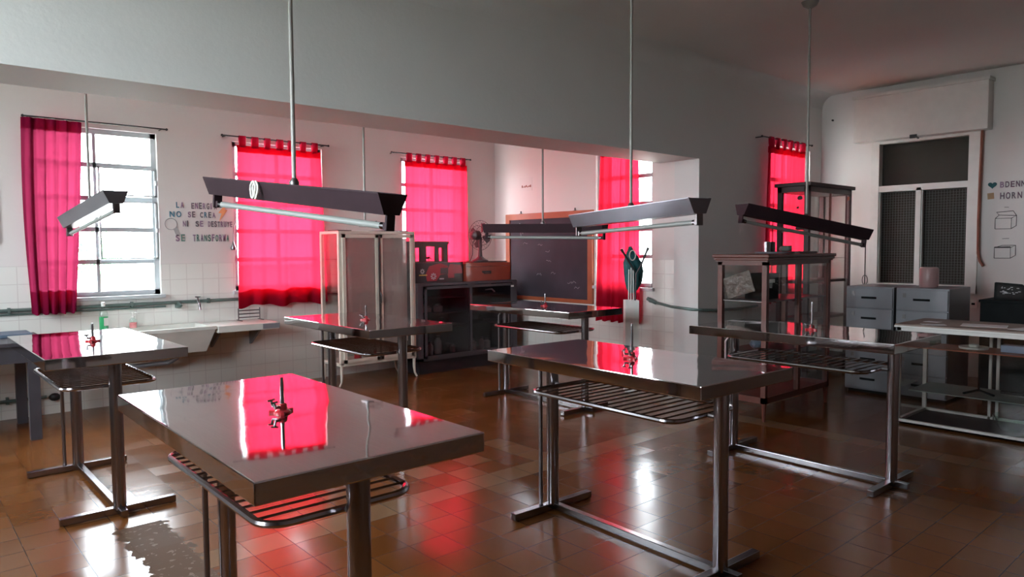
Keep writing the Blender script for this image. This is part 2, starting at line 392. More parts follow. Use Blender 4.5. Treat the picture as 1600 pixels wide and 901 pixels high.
wall('wall_right', 'y', XR, 0.25, YN, YH, -0.02, ZC+0.05, [(2.50, 3.545, 0.97, 2.68)], 'plaster')
wall('wall_left', 'y', XL, -0.25, YN, YW, -0.02, ZC+0.05, [(1.7, 3.4, 1.4, 2.9), (5.3, 6.4, 1.25, 2.75)], 'dim')
wall('wall_near', 'x', YN, -0.25, XL, XR+0.25, -0.02, ZC+0.05, [], 'dim')
MB().box(XL-0.3, YN-0.3, -0.12, XR+0.3, YW+0.3, 0.0).build('floor', 'floor', kind='structure')
MB().box(XL-0.3, YN-0.3, ZC, XR+0.3, YW+0.3, ZC+0.2).build('ceiling', 'ceiling', kind='structure')
# coved joint between the ceiling and the right, side and header walls
b = MB(); R = 0.16
def cove(x0, x1, axis, pl, sgn):
    pts = [(pl+0.001*sgn*-1, ZC+0.001)]
    for k in range(7):
        a = k/6*PI/2; pts.append((pl-sgn*R*(1-math.cos(a)), ZC-R*(1-math.sin(a))))
    b.prism([(p, q) for p, q in pts], axis, x0, x1)
cove(XL, XR, 'x', YH, 1)
b.build('trim_1', 'header', kind='structure', smooth=True)
MB().box(-60, -60, -0.6, 80, 90, -0.45).build('ground', 'ground', kind='structure')

def window(n, axis, plane, u0, u1, v0, v1, cols, rows, m='winpaint', depth=0.07, latch=False, out=1):
    """frame of rolled bars set into the wall opening"""
    w = bpy.data.objects.new('window_%d' % n, None); C.objects.link(w); w['kind'] = 'structure'
    if axis == 'x': w.location = (0, plane+out*depth, 0)
    else: w.location = (plane+out*depth, 0, 0); w.rotation_euler = (0, 0, PI/2)
    # local: u along x, y = outward depth for axis x; for axis y, u along +Y, local y = -X
    s = out if axis == 'x' else -out
    f = MB(); t = 0.021
    def bar(a0, c0, a1, c1, d=0.04): f.box(a0, -d/2, c0, a1, d/2, c1)
    fr = 0.045
    bar(u0, v0, u0+fr, v1, .05); bar(u1-fr, v0, u1, v1, .05); bar(u0, v0, u1, v0+fr, .05); bar(u0, v1-fr, u1, v1, .05)
    for c in cols: bar(c-t/2-0.003, v0, c+t/2+0.003, v1)
    for r_ in rows: bar(u0, r_-t, u1, r_+t)
    f.build('window_frame', m, w)
    MB().box(u0+.02, s*0.005, v0+.02, u1-.02, s*0.009, v1-.02).build('window_pane', 'glass', w)
    if latch:
        # the right hand sashes stand slightly open on their hinges: a second rim with stays
        f = MB(); x0 = cols[-1]+0.02; x1 = u1-0.012
        for za, zb in latch:
            for q in ((x0, za, x0+.012, zb), (x1-.014, za, x1, zb), (x0, za, x1, za+.012), (x0, zb-.012, x1, zb)): f.box(q[0], -s*0.05, q[1], q[2], -s*0.03, q[3])
            f.box(x1-.01, -s*.075, (za+zb)/2-.02, x1+.006, -s*.03, (za+zb)/2+.02)
        f.build('window_sash', m, w)
    return w
rows = [1.338, 1.636, 1.922, 2.224]
w1 = window(1, 'x', YW, 1.01, 2.02, ZS, ZT, [1.50], rows, latch=[(1.36, 1.90), (1.95, 2.21)])
w2 = window(2, 'x', YW, 2.735, 3.725, ZS, ZT, [3.23], rows)
w3 = window(3, 'x', YW, 4.755, 5.745, ZS, ZT, [5.25], rows)
w4 = window(4, 'y', XE, 4.77, 5.58, 1.0, ZT, [5.175], rows)
w5 = window(5, 'x', YH, 7.66, 8.60, 1.0, ZT+0.05, [8.13], rows, depth=0.10)
w7 = window(7, 'y', XL, 1.7, 3.4, 1.4, 2.9, [2.27, 2.83], [1.9, 2.4], out=-1)
w8 = window(8, 'y', XL, 5.3, 6.4, 1.25, 2.75, [5.85], [1.75, 2.25], out=-1)  # unseen window, added to light the alcove walls
# window sills
for i, (a, c) in enumerate(WX): MB().box(a-.03, YW-0.035, ZS-0.035, c+.03, YW+0.28, ZS, bev=.004).build('window_sill', 'winpaint', (w1, w2, w3)[i], loc=(0, -(YW+.07), 0))
MB().box(4.74, -0.02, .965, 5.61, .105, 1.0, bev=.004).build('window_sill', 'winpaint', w4, loc=(0, 0, 0))

# window 6: roller shutter window on the right wall
w6 = bpy.data.objects.new('window_6', None); C.objects.link(w6); w6['kind'] = 'structure'
y0, y1, z0, z1 = 2.50, 3.545, 0.97, 2.68
f = MB()
def fb(a, c, d, e, x0=-0.02, x1=0.08): f.box(XR+x0, a, c, XR+x1, d, e)
fb(y0-.045, z0-.05, y0+.06, z1, -.025); fb(y1-.06, z0-.05, y1+.03, z1, -.025); fb(y0-.045, z0-.06, y1+.03, z0+.03, -.035); fb(y0, z1-.05, y1, z1); fb(y0, 2.07, y1, 2.14)
fb(3.025, z0, 3.075, 2.1)
for a, c in ((y0+.06, 3.025), (3.075, y1-.06)):
    fb(a, z0+.03, a+.012, 2.07, 0, .05); fb(c-.012, z0+.03, c, 2.07, 0, .05)
f.build('window_frame', 'white', w6)
f = MB(); z = z0
while z < z1-.02:
    f.box(XR+.13, y0-.02, z, XR+.142, y1+.02, z+.041).box(XR+.125, y0-.02, z+.004, XR+.13, y1+.02, z+.034)
    z += .041
f.build('roller_shutter', 'shutter', w6)
# square wire screens over the lower sashes
f = MB()
for a, c in ((y0+.07, 3.02), (3.08, y1-.07)):
    k = a
    while k < c: f.box(XR+.055, k, z0+.03, XR+.058, k+.003, 2.07); k += .03
    k = z0+.04
    while k < 2.07: f.box(XR+.055, a, k, XR+.058, c, k+.003); k += .03
f.build('wire_screen', 'shutter', w6)
MB().box(XR+.085, y0+.03, z0+.03, XR+.089, y1-.03, z1-.05).build('window_pane', 'oldglass', w6)
MB().tube([(XR-.03, 3.62, .98), (XR-.03, 3.62, 1.45)], .006).tube([(XR-.03+.0, 3.62+.03*math.cos(a), 1.03+.06*math.sin(a)) for a in [k*PI/6 for k in range(12)]], .004, closed=True).build('latch_rod', 'iron', w6)
# shutter casing with cover board
f = MB(); f.box(XR-.17, 2.35, 2.66, XR, 3.73, 3.19, bev=.006)
sb = f.build('shutter_casing', 'white', w6)
MB().box(XR-.19, 2.335, 3.165, XR, 3.745, 3.20, bev=.004).build('casing_trim', 'white', w6)
MB().box(XR-.19, 3.03, 2.64, XR-.16, 3.10, 2.68).tube([(XR-.18, 3.05, 2.66), (XR-.21, 3.0, 2.63)], .009).build('casing_catch', 'iron', w6)
# brown pull strap
pts = [(XR-.05, 2.43, 2.66), (XR-.045, 2.44, 2.2), (XR-.04, 2.445, 1.7), (XR-.04, 2.44, 1.35), (XR-.045, 2.42, 1.27), (XR-.06, 2.385, 1.215)]
MB().tube(pts, .014, 8).build('pull_strap', 'strap', w6, smooth=True)
MB().box(-.006, -.035, -.045, .0, .035, .045, bev=.002).build('socket_plate', 'plastic', None, loc=(XR-.001, 2.48, .80))
so = bpy.context.scene.objects['socket_plate']; so.name = 'wall_socket'; tag(so, 'white wall socket plate below the roller shutter window', 'socket')
MB().box(-.009, -.016, -.01, -.005, .016, .012).build('socket_hole_shade', 'black', so)  # solid black block drawn for the shade inside the hole

# ------------------------------------------------------------------ curtains
def lathe_rod(name_label, p0, p1, mtxm=None):
    p0, p1 = Vector(p0), Vector(p1)
    t = thing('curtain_rod', name_label, 'curtain rod', p0)
    MB().tube([(0, 0, 0), p1-p0], .007, 8).build('rod', 'iron', t, smooth=True)
    for q in (Vector((0, 0, 0)), p1-p0): MB().ball(q, .014, 1).build('finial', 'iron', t, smooth=True)
    d = (p1-p0).normalized(); nrm = Vector((0, 1, 0)) if abs(d.x) > .5 else Vector((1, 0, 0))
    for q in (d*.04, (p1-p0)-d*.04):
        MB().tube([q, q+nrm*.10], .006, 6).build('bracket', 'iron', t)
    return t
def curtain(label, axis, plane, zt, zb, top, bot, nf, amp, tabs, hem=.14, seed=1, band=.07, rodz=None, sgn=-1, belly=0.0, scallop=0.0, cm='curtain'):
    """axis 'x': cloth hangs in the plane y=plane; top/bot = (u0,u1) at top and bottom"""
    rnd = random.Random(seed)
    um = (top[0]+top[1])/2
    loc = (um, plane, zt) if axis == 'x' else (plane, um, zt)
    t = thing('curtain', label, 'curtain', loc)
    ph = [rnd.uniform(0, 6) for _ in range(4)]
    nu, nv = 150, 46
    def P(u, z):
        k = (zt-z)/(zt-zb); a = top[0]+(bot[0]-top[0])*k; c = top[1]+(bot[1]-top[1])*k
        bl = belly*math.sin(PI*min(1, k*1.05)); a -= bl; c += bl*.4
        x = a+(c-a)*u
        d = amp*(0.55+.45*k)*(math.sin(2*PI*nf*u+ph[0]+.5*math.sin(3*k+ph[3]))+.45*math.sin(2*PI*nf*1.73*u+ph[1]+1.3*k)+.25*math.sin(2*PI*nf*.37*u+ph[2]))
        x += amp*.35*math.sin(2*PI*nf*u*1.1+ph[2])*(1-abs(2*u-1))
        return (x-um, d) if axis == 'x' else (d, x-um)
    def sheet(z0, z1, off, name, m, n=nv, lift=0.0):
        b = MB(); g = []
        for j in range(n+1):
            z = z0+(z1-z0)*j/n; row = []
            for i in range(nu+1):
                u = i/nu; p = P(u, z)
                zz = z-zt
                kk = (zt-z)/(zt-zb)
                if kk > .6: zz += (kk-.6)/.4*(scallop*math.sin(2*PI*nf*.5*u+ph[1])+.008*math.sin(2*PI*nf*u+ph[0]))
                q = (p[0], p[1]+off, zz) if axis == 'x' else (p[0]+off, p[1], zz)
                row.append(b.b.verts.new(q))
            g.append(row)
        for j in range(n):
            for i in range(nu): b.b.faces.new((g[j][i], g[j][i+1], g[j+1][i+1], g[j+1][i]))
        o = b.build(name, m, t, smooth=True); return o
    sheet(zt, zb, 0, 'cloth', cm)
    sheet(zb+hem, zb, .006, 'hem', 'curtain2', 6)
    sheet(zt, zt-band, .006, 'heading', 'curtain2', 4)
    if tabs:
        rz = (rodz or zt+.08)-zt
        for i in range(tabs):
            u = (i+.18)/tabs; pa = P(u, zt); pb = P(min(1, u+.52/tabs), zt)
            b = MB(); w = .0
            # loop of cloth over the rod
            prof = [(.002, -.02), (.012, rz*.5), (.016, rz), (.009, rz+.013), (-.009, rz+.013), (-.016, rz), (-.012, rz*.5), (-.002, -.02)]
            vs = []
            for dd, z in prof:
                fz = max(0, min(1, z/rz)) if rz else 0
                if axis == 'x': vs.append((b.b.verts.new((pa[0], pa[1]*(1-fz)+dd, z)), b.b.verts.new((pb[0], pb[1]*(1-fz)+dd, z))))
                else: vs.append((b.b.verts.new((pa[0]*(1-fz)+dd, pa[1], z)), b.b.verts.new((pb[0]*(1-fz)+dd, pb[1], z))))
            for k in range(len(vs)-1): b.b.faces.new((vs[k][0], vs[k][1], vs[k+1][1], vs[k+1][0]))
            b.build('tab', 'curtain2', t, smooth=True)
    return t
YC = YW-.10
lathe_rod('thin black curtain rod over the leftmost window, curtain bunched at its left end', (.948, YC, 2.585), (2.086, YC, 2.585))
lathe_rod('thin black curtain rod over the window beside the wall lettering', (2.604, YC, 2.585), (3.757, YC, 2.58))
lathe_rod('thin black curtain rod over the window behind the fan and glass cabinets', (4.57, YC, 2.58), (5.75, YC, 2.58))
lathe_rod('curtain rod at the alcove end wall, mostly hidden by the header', (XE-.10, 4.70, 2.60), (XE-.10, 5.82, 2.60))
lathe_rod('short black curtain rod on the grey wall above the tall display case', (7.28, YH-.10, 2.645), (8.44, YH-.10, 2.645))
curtain('narrow red curtain bunched at the left side of the leftmost window', 'x', YC, 2.575, .895, (.935, 1.385), (.955, 1.29), 5.0, .022, 0, seed=3, belly=.02, hem=.20, band=.10, cm='curtain3')
curtain('red tab-top curtain covering the window beside the wall lettering', 'x', YC, 2.50, .86, (2.745, 3.665), (2.715, 3.715), 4.5, .014, 7, seed=5, rodz=2.583, hem=.17, scallop=.015)
curtain('red tab-top curtain covering the window behind the fan', 'x', YC, 2.50, .86, (4.755, 5.70), (4.76, 5.72), 6, .014, 7, seed=8, rodz=2.58, hem=.15)
curtain('long deeply folded red curtain right of the blackboard', 'y', XE-.10, 2.52, .61, (4.88, 5.42), (4.86, 5.49), 5.5, .024, 6, seed=11, rodz=2.60, hem=.01)
curtain('red curtain on the grey wall behind the tall display case', 'x', YH-.10, 2.55, .80, (7.42, 8.29), (7.36, 8.30), 5, .020, 6, seed=14, rodz=2.645, hem=.15)

# ------------------------------------------------------------------ lab tables
LX, LY, HT = .68, 1.344, .90
def lab_table(label, x, y, ang, taprod):
    t = thing('lab_table', label, 'table', (x, y, 0), math.radians(ang), 'stainless steel laboratory tables')
    b = MB(); b.box(-LX/2, -LY/2, HT-.058, LX/2, LY/2, HT, bev=.0035); b.build('table_top', 'steel', t)
    ya = LY/2-.137
    for s in (-1, 1):
        MB().tube([(0, s*ya, .03), (0, s*ya, HT-.058)], .033, 24).build('leg', 'chrome', t, smooth=True)
        MB().box(-.285, s*ya-.02, .004, .285, s*ya+.02, .042, bev=.003).build('foot', 'chrome', t)
        MB().box(-.16, s*ya-.025, HT-.075, .16, s*ya+.025, HT-.058).build('support_plate', 'darksteel', t)
        for q in (-.26, .26): MB().lathe([(.014, 0), (.014, .006)], 10, o=(q, s*ya, 0)).build('glide', 'black', t)
    MB().box(-.018, -ya-.10, .008, .018, ya+.02, .044, bev=.003).build('stretcher', 'chrome', t)
    rk = MB(); zr = .70; rr = [(p, q, zr) for p, q in roundrect(.235, .46, .075)]
    rk.tube(rr, .0115, 8, closed=True)
    rack = rk.build('wire_rack', 'chrome', t, smooth=True)
    n = 15
    for i in range(n):
        q = -.40+.80*i/(n-1); MB().tube([(-.232, q, zr+.008), (.232, q, zr+.008)], .0042, 6).build('rack_wire', 'chrome', rack, smooth=True)
    for s in (-1, 1):
        MB().tube([(0, s*.46, zr), (0, s*(ya-.02), zr)], .010, 8).build('rack_bracket', 'darksteel', rack)
    MB().tube([(-.075, ya+.015, 0), (-.075, ya+.015, .78), (-.06, ya-.02, HT-.07), (-.02, .25, HT-.075), (0, 0, HT-.07)], .011, 8).build('gas_pipe', 'darksteel', t, smooth=True)
    # gas tap: red cast base with two side cocks and an upright nozzle
    g = MB(); g.lathe([(.028, 0), (.028, .005), (.017, .012), (.015, .028), (.011, .032)], 20, o=(0, -.03, HT))
    for a in (0.35, 2.5, 4.3): g.prism([(math.cos(a+d)*r_, -.03+math.sin(a+d)*r_) for d, r_ in ((-.35, .024), (-.12, .043), (.12, .043), (.35, .024))], 'z', HT, HT+.009)
    tap = g.build('gas_tap', 'redpaint', t, smooth=True)
    MB().tube([(0, -.03, HT+.03), (0, -.03, HT+.05), (0, -.03, HT+taprod-.02), (0, -.03, HT+taprod)], [.008, .0065, .0065, .005], 10).build('nozzle', 'chrome', tap, smooth=True)
    for a in (2.3, 3.6):
        d = Vector((math.cos(a), math.sin(a), 0)); o = Vector((0, -.03, HT+.022))
        MB().tube([o, o+d*.034, o+d*.038+Vector((0, 0, .016))], .005, 8).tube([o+d*.038+Vector((-.012, 0, .017)), o+d*.038+Vector((.012, 0, .020))], .0035, 6).build('valve_handle', 'darksteel', tap, smooth=True)
    return t
lab_table('stainless steel lab table in the foreground, its near corner pointing at the viewer', .972, 2.277, -.7, .118)
lab_table('stainless steel lab table by the leftmost window, top washed out by window glare', .924, 4.84, .2, .11)
lab_table('stainless steel lab table in front of the cream glass-door cabinet', 2.745, 4.814, -.3, .115)
lab_table('stainless steel lab table standing before the blackboard', 4.613, 4.786, -.4, .115)
lab_table('stainless steel lab table in the middle right, white box stand seen just behind its tap', 2.706, 2.218, -1.9, .17)
lab_table('stainless steel lab table in front of the low wooden display case', 4.481, 2.182, -1.3, .18)

# ------------------------------------------------------------------ hanging lamps
def lamp(label, x, y, z, yaw, tilt, body, L=1.25, canopy=True, loop=False, rodr=.0095, flip=1):
    t = thing('hanging_lamp', label, 'lamp', (x, y, z), 0, 'pendant tube lamps on rods')
    ca, sa = math.cos(math.radians(yaw)), math.sin(math.radians(yaw)); ct, st = math.cos(math.radians(tilt)), math.sin(math.radians(tilt))
    U = Vector((ca*ct, sa*ct, st)); V = Vector((-sa, ca, 0)); W = U.cross(V)
    m = Matrix((U, V, W)).transposed().to_4x4()
    h = L/2; tp, bt, hh = .075, .040, .080; e = .0025
    b = MB()  # folded sheet: open top trough, sloping sides, narrow floor
    b.prism([(tp, 0), (bt, -hh), (-bt, -hh), (-tp, 0), (-tp+.004, 0), (-bt+.003, -hh+.004), (bt-.003, -hh+.004), (tp-.004, 0)], 'x', -h, h, m)
    b.box(-h, -tp, -.002, h, -tp+.012, .002, m).box(-h, tp-.012, -.002, h, tp, .002, m)
    b.box(-h*.98, -tp+.006, -.014, h*.98, tp-.006, -.008, m)
    b.build('housing', body, t)
    for s in (-1, 1):
        MB().prism([(tp, 0), (bt, -hh), (-bt, -hh), (-tp, 0)], 'x', s*h, s*(h+e), m).build('end_cap', body, t)
        MB().box(s*h-.012 if s > 0 else -h, -.022, -hh-.062, s*h if s > 0 else -h+.012, .022, -hh, m, bev=.004).box(min(s*h, s*(h-.03)), -.014, -hh-.058, max(s*h, s*(h-.03)), .014, -hh-.030, m).build('lamp_holder', 'lampdark' if body == 'lampdark' else 'darksteel', t)
    b = MB(); b.tube([(-h+.035, 0, -hh-.044), (h-.035, 0, -hh-.044)], .0135, 16, mtx=m)
    b.build('tube', 'tube', t, smooth=True)
    b = MB()
    for s in (-1, 1): b.tube([(s*(h-.03), 0, -hh-.044), (s*(h-.052), 0, -hh-.044)], .0142, 16, mtx=m)
    b.build('tube_cap', 'chrome', t, smooth=True)
    MB().tube([(0, 0, -.01), (0, 0, ZC-z)], rodr, 10).build('rod', 'rod', t, smooth=True)
    MB().lathe([(.02, 0), (.022, .012), (.012, .03)], 14).build('rod_clamp', 'darksteel', t, smooth=True)
    MB().lathe([(.015, ZC-z-.05), (.05, ZC-z-.03), (.065, ZC-z)], 20).build('ceiling_rose', 'rod', t, smooth=True)
    if loop:
        q = m @ Vector((.17, tp-.004, -.035)); v = V
        pts = [q+U*(.018*math.cos(a)*(1+.15*math.sin(3*a)))*1.0+W*(.036*math.sin(a))+V*.008 for a in [k*PI/6 for k in range(12)]]
        MB().tube(pts, .006, 6, closed=True).tube([p+V*.008+U*.008 for p in pts], .005, 6, closed=True).build('wire_coil', 'plastic', t, smooth=True)
    return t
lamp('dark brown hanging tube lamp above the foreground table, wire coil on its side', 1.352, 2.945, 1.715, 100.3, 6.5, 'lampdark', loop=True)
lamp('grey metal hanging tube lamp over the middle right, tube lit by window light', 3.40, 2.76, 1.675, 73.7, -1.6, 'lampsteel')
lamp('dark hanging tube lamp at the right, in front of the tall display case', 5.40, 2.65, 1.66, -20, -8.7, 'lampdark')
lamp('pale grey tilted hanging tube lamp in front of the leftmost window', 1.11, 5.70, 1.755, 92.3, -5.8, 'lampsteel')
lamp('dark hanging tube lamp in front of the blackboard, seen edge-on', 4.62, 4.79, 1.66, 107.3, 1.1, 'lampdark')
t = thing('bare_pendant', 'bare grey pendant rod with a small dark bracket, behind the brown lamp', 'lamp', (2.99, 5.2, 1.655))
MB().tube([(0, 0, 0), (0, 0, ZC-1.655)], .0095, 10).build('rod', 'rod', t, smooth=True)
MB().box(-.03, -.055, -.035, .03, .055, .0, bev=.008).build('bracket', 'darksteel', t)
MB().tube([(.02, -.04, 0), (.05, -.10, .01), (.06, -.13, -.02), (.05, -.12, -.05)], .003, 6).build('loose_wire', 'black', t, smooth=True)
MB().lathe([(.015, ZC-1.655-.05), (.05, ZC-1.655-.03), (.065, ZC-1.655)], 20).build('ceiling_rose', 'rod', t, smooth=True)

# ------------------------------------------------------------------ cream glass-door cabinet
def fridge_cab():
    x0, x1, y0, y1, zt = 3.54, 4.475, 6.70, 7.12, 1.63
    t = thing('glass_cabinet', 'cream metal cabinet with two glass doors and curved legs, between two curtained windows', 'cabinet', (x0, y0, 0))
    W_, D, z0 = x1-x0, y1-y0, .235
    b = MB()
    b.box(0, 0, zt-.03, W_, D, zt, bev=.004); b.box(0, 0, z0-.02, W_, D, z0+.015, bev=.003)
    for a, c in ((0, 0), (W_-.035, 0), (0, D-.035), (W_-.035, D-.035)): b.box(a, c, z0, a+.035, c+.035, zt-.03)
    b.build('body', 'cream', t)
    MB().box(.035, D-.012, z0, W_-.035, D-.006, zt-.03).build('back_pane', 'cabglass', t)
    for s, a in ((0, .004), (1, W_-.010)):
        MB().box(a, .035, z0+.015, a+.006, D-.035, zt-.03).build('side_pane', 'cabglass', t)
    for k in (0, 1):
        a, c = (.035, W_/2-.008) if k == 0 else (W_/2+.008, W_-.035)
        b = MB(); fr = .035
        b.box(a, -.018, z0+.015, a+fr, .0, zt-.035).box(c-fr, -.018, z0+.015, c, 0, zt-.035).box(a, -.018, z0+.015, c, 0, z0+.05).box(a, -.018, zt-.07, c, 0, zt-.035)
        dr = b.build('door', 'cream', t)
        MB().box(a+fr, -.012, z0+.05, c-fr, -.007, zt-.07).build('door_pane', 'cabglass', dr)
    MB().box(.045, .006, .42, W_-.105, .009, zt-.075).build('lining_sheet', 'milky', t)
    hb = MB().box(W_/2-.012, -.03, z0+.02, W_/2+.008, -.018, zt-.04).build('door_seal', 'darksteel', t)
    MB().tube([(W_/2, -.03, .86), (W_/2, -.055, .87), (W_/2, -.055, .95), (W_/2, -.03, .97)], .008, 8).build('door_handle', 'darksteel', t, smooth=True)
    for z in (.60, .98, 1.33): MB().box(.01, .01, z, W_-.01, D-.015, z+.006).build('shelf', 'cabglass', t)
    for a, sx in ((.018, -1), (W_-.018, 1)):
        for c in (.018, D-.018):
            MB().tube([(a, c, z0), (a, c, .12), (a+sx*.006, c-.004, .05), (a+sx*.03, c-.008, .006)], [.018, .016, .012, .011], 8).build('leg', 'cream', t, smooth=True)
    # things in and on it
    for (dx, dy, w, d, lb) in ((.02, .05, .16, .22, 'thin dark folder lying at the left on the cream glass cabinet'), (.52, .04, .36, .26, 'thin dark folder lying at the right on the cream glass cabinet')):
        tag(MB().box(0, 0, 0, w, d, .010, bev=.002).build('folder', 'darkwood', None, loc=(x0+dx, y0+dy, zt)), lb, 'folder')
    m = thing('microscope', 'small black microscope behind glass at the right end of the cream cabinet upper shelf', 'microscope', (x1-.10, y0+.20, 1.336), -.6)
    MB().box(-.05, -.04, 0, .05, .04, .02, bev=.006).build('base', 'black', m)
    MB().tube([(-.03, 0, .02), (-.045, 0, .09), (-.02, 0, .15), (.0, 0, .16)], .012, 8).build('arm', 'black', m, smooth=True)
    MB().tube([(.02, 0, .08), (.0, 0, .21)], .012, 10).build('barrel', 'black', m, smooth=True)
    MB().box(-.02, -.04, .065, .05, .04, .074).build('stage', 'black', m)
    for i, (dx, dy, h, r_, mm, lb) in enumerate(((.12, .2, .10, .035, 'stone', 'dark jar at the left on the bottom of the cream glass cabinet'), (.30, .18, .08, .04, 'redpaint', 'squat red tin on the bottom of the cream glass cabinet'), (.56, .2, .09, .045, 'redpaint', 'wide red tin behind the right door bottom of the cream cabinet'), (.74, .2, .12, .03, 'darksteel', 'grey flask in the right bottom corner of the cream cabinet'))):
        j = thing('jar', lb, 'jar', (x0+dx, y0+dy, z0+.015))
        MB().lathe([(r_*.9, 0), (r_, .01), (r_, h*.75), (r_*.6, h*.85), (r_*.6, h*.88)], 14).build('body', mm, j, smooth=True)
        MB().lathe([(r_*.65, h*.88), (r_*.65, h)], 14).build('lid', 'iron', j)
    g = thing('flask', 'small clear flask on the middle shelf behind the right door of the cream cabinet', 'flask', (x1-.26, y0+.15, .986))
    MB().lathe([(.035, 0), (.036, .01), (.012, .09), (.011, .15), (.014, .155)], 16).build('body', 'clear', g, smooth=True)
    MB().lathe([(.010, .15), (.012, .17)], 10).build('stopper', 'black', g)
fridge_cab()

# ------------------------------------------------------------------ dark glazed cabinet in the corner
def corner_cab():
    x0, x1, y0, y1, zt = 4.52, 6.02, 6.72, 7.16, 1.045
    t = thing('glazed_cabinet', 'dark grey low cabinet with sliding glass doors in the alcove corner', 'cabinet', (x0, y0, 0))
    W_, D, z0 = x1-x0, y1-y0, .155
    b = MB(); b.box(0, 0, zt-.03, W_, D, zt, bev=.003); b.box(0, 0, z0, W_, D, z0+.03); b.box(0, D-.015, z0, W_, D, zt); b.box(0, 0, z0, .07, D, zt-.03); b.box(W_-.07, 0, z0, W_, D, zt-.03)
    b.box(W_/2-.02, .02, z0, W_/2+.02, D, zt-.03); b.build('body', 'greymetal', t)
    MB().box(.04, .05, 0, W_-.04, D-.03, z0).build('plinth', 'darkpanel', t)
    for k in (0, 1):
        a, c = (.09, W_/2+.02) if k == 0 else (W_/2-.01, W_-.07); yy = -.012 if k == 0 else .004
        b = MB(); fr = .028
        b.box(a, yy, z0+.03, a+fr, yy+.012, zt-.04).box(c-fr, yy, z0+.03, c, yy+.012, zt-.04).box(a, yy, z0+.03, c, yy+.012, z0+.058).box(a, yy, zt-.07, c, yy+.012, zt-.04)
        d = b.build('door', 'greymetal', t); MB().box(a+fr, yy+.004, z0+.058, c-fr, yy+.008, zt-.07).build('door_pane', 'darkglass', d)
    for z in (.52, .68, .86):
        MB().box(.07, .04, z, W_/2-.02, D-.02, z+.014).build('shelf', 'greymetal', t); MB().box(W_/2+.02, .04, z, W_-.07, D-.02, z+.014).build('shelf', 'greymetal', t)
    MB().box(-.0, -.0, 0, .045, .004, .022).build('name_plate', 'paper', t, loc=(W_-.10, -.006, .955))
    g = 'glassware and jars inside the dark glazed cabinet'; rnd = random.Random(4)
    spots = [(.20, .70, .10, 'pinkjar'), (.30, .70, .07, 'paper'), (.42, .70, .09, 'pinkjar'), (.16, .535, .11, 'clear'), (.28, .535, .08, 'paper'), (.50, .54, .09, 'clear'),
             (.30, .19, .16, 'paper'), (.44, .19, .22, 'plastic'), (.56, .19, .12, 'clear'), (.66, .19, .10, 'pinkjar'), (.86, .19, .09, 'clear'), (.96, .19, .13, 'paper'), (1.08, .19, .15, 'plastic'), (1.2, .19, .12, 'plastic'), (.9, .70, .08, 'paper'), (1.1, .54, .08, 'clear')]
    words_ = {'pinkjar': 'pinkish', 'paper': 'off-white', 'clear': 'clear glass', 'plastic': 'white'}
    for i, (dx, z, h, mm) in enumerate(spots):
        z = {.70: .694, .535: .534, .54: .534, .19: .185}[z]
        lev = {.694: 'second shelf from the top', .534: 'lowest shelf', .185: 'floor'}[z]
        r_ = .032+.012*(i % 3)
        side = 'left' if dx < .72 else 'right'
        j = thing('jar', '%s jar number-%s-from-left on the %s behind the %s door of the dark glazed cabinet' % (words_[mm], 'x', lev, side), 'jar', (x0+dx, y0+.20+.04*(i % 2), z), 0, g)
        MB().lathe([(r_*.9, 0), (r_, .01), (r_, h*.7), (r_*.55, h*.82), (r_*.55, h*.88)], 14).build('body', mm, j, smooth=True)
        MB().lathe([(r_*.6, h*.88), (r_*.6, h)], 12).build('lid', 'darksteel', j)
        jars.append((j, words_[mm], lev, side, dx))
    d = thing('paper_strip', 'curled white paper strip behind the right pane of the dark glazed cabinet', 'paper', (x0+1.0, y0+.02, .94))
    MB().prism([(0, 0), (.11, .012), (.115, .006), (.16, -.03), (.15, -.04), (.10, -.008), (.0, -.012)], 'y', 0, .004).build('paper', 'paper', d)
jars = []
corner_cab()
ordw = ['first', 'second', 'third', 'fourth', 'fifth', 'sixth', 'seventh', 'eighth']
bykey = {}
for j, w_, lev, side, dx in jars: bykey.setdefault((lev, side), []).append((dx, j, w_))
for (lev, side), l in bykey.items():
    l.sort(key=lambda q: q[0])
    for k, (dx, j, w_) in enumerate(l):
        j['label'] = '%s jar, %s from left, %s, %s half of the dark cabinet' % (w_, ordw[k], lev, side)

# printed box with red vehicle picture
t = thing('printed_box', 'black cardboard box printed with a red vehicle, on the dark corner cabinet', 'box', (4.535, 6.80, 1.045))
MB().box(0, 0, 0, .69, .26, .235, bev=.003).build('carton', 'boxblack', t)
p = MB().prism([(.17, .02), (.30, .02), (.36, .09), (.44, .10), (.47, .19), (.36, .225), (.28, .21), (.20, .19), (.15, .10)], 'y', -.0012, 0).prism([(.47, .05), (.66, .05), (.68, .12), (.66, .20), (.50, .215), (.46, .14)], 'y', -.0012, 0)
p.build('vehicle_picture', 'boxprint', t)
p = MB(); m9 = Matrix.Rotation(PI/2, 4, 'X')
for (cx, cz, r_) in ((.26, .075, .040), (.105, .135, .030)):
    for k in range(8):
        a = k*PI/4; p.prism([(cx+math.cos(a+d)*q, cz+math.sin(a+d)*q) for d, q in ((-.25, r_*.35), (-.22, r_), (.22, r_), (.25, r_*.35))], 'y', -.0024, -.0012)
p.build('wheel_print', 'chalk', t)
MB().box(.06, -.0024, .085, .17, 0, .098).build('yellow_stripe', 'yellow', t)
MB().box(.345, -.0024, .035, .41, 0, .050).build('white_caption', 'chalk', t)
MB().box(.36, -.0026, .10, .47, -.001, .17).box(.56, -.0026, .05, .68, -.001, .10).build('black_print', 'boxblack', t)

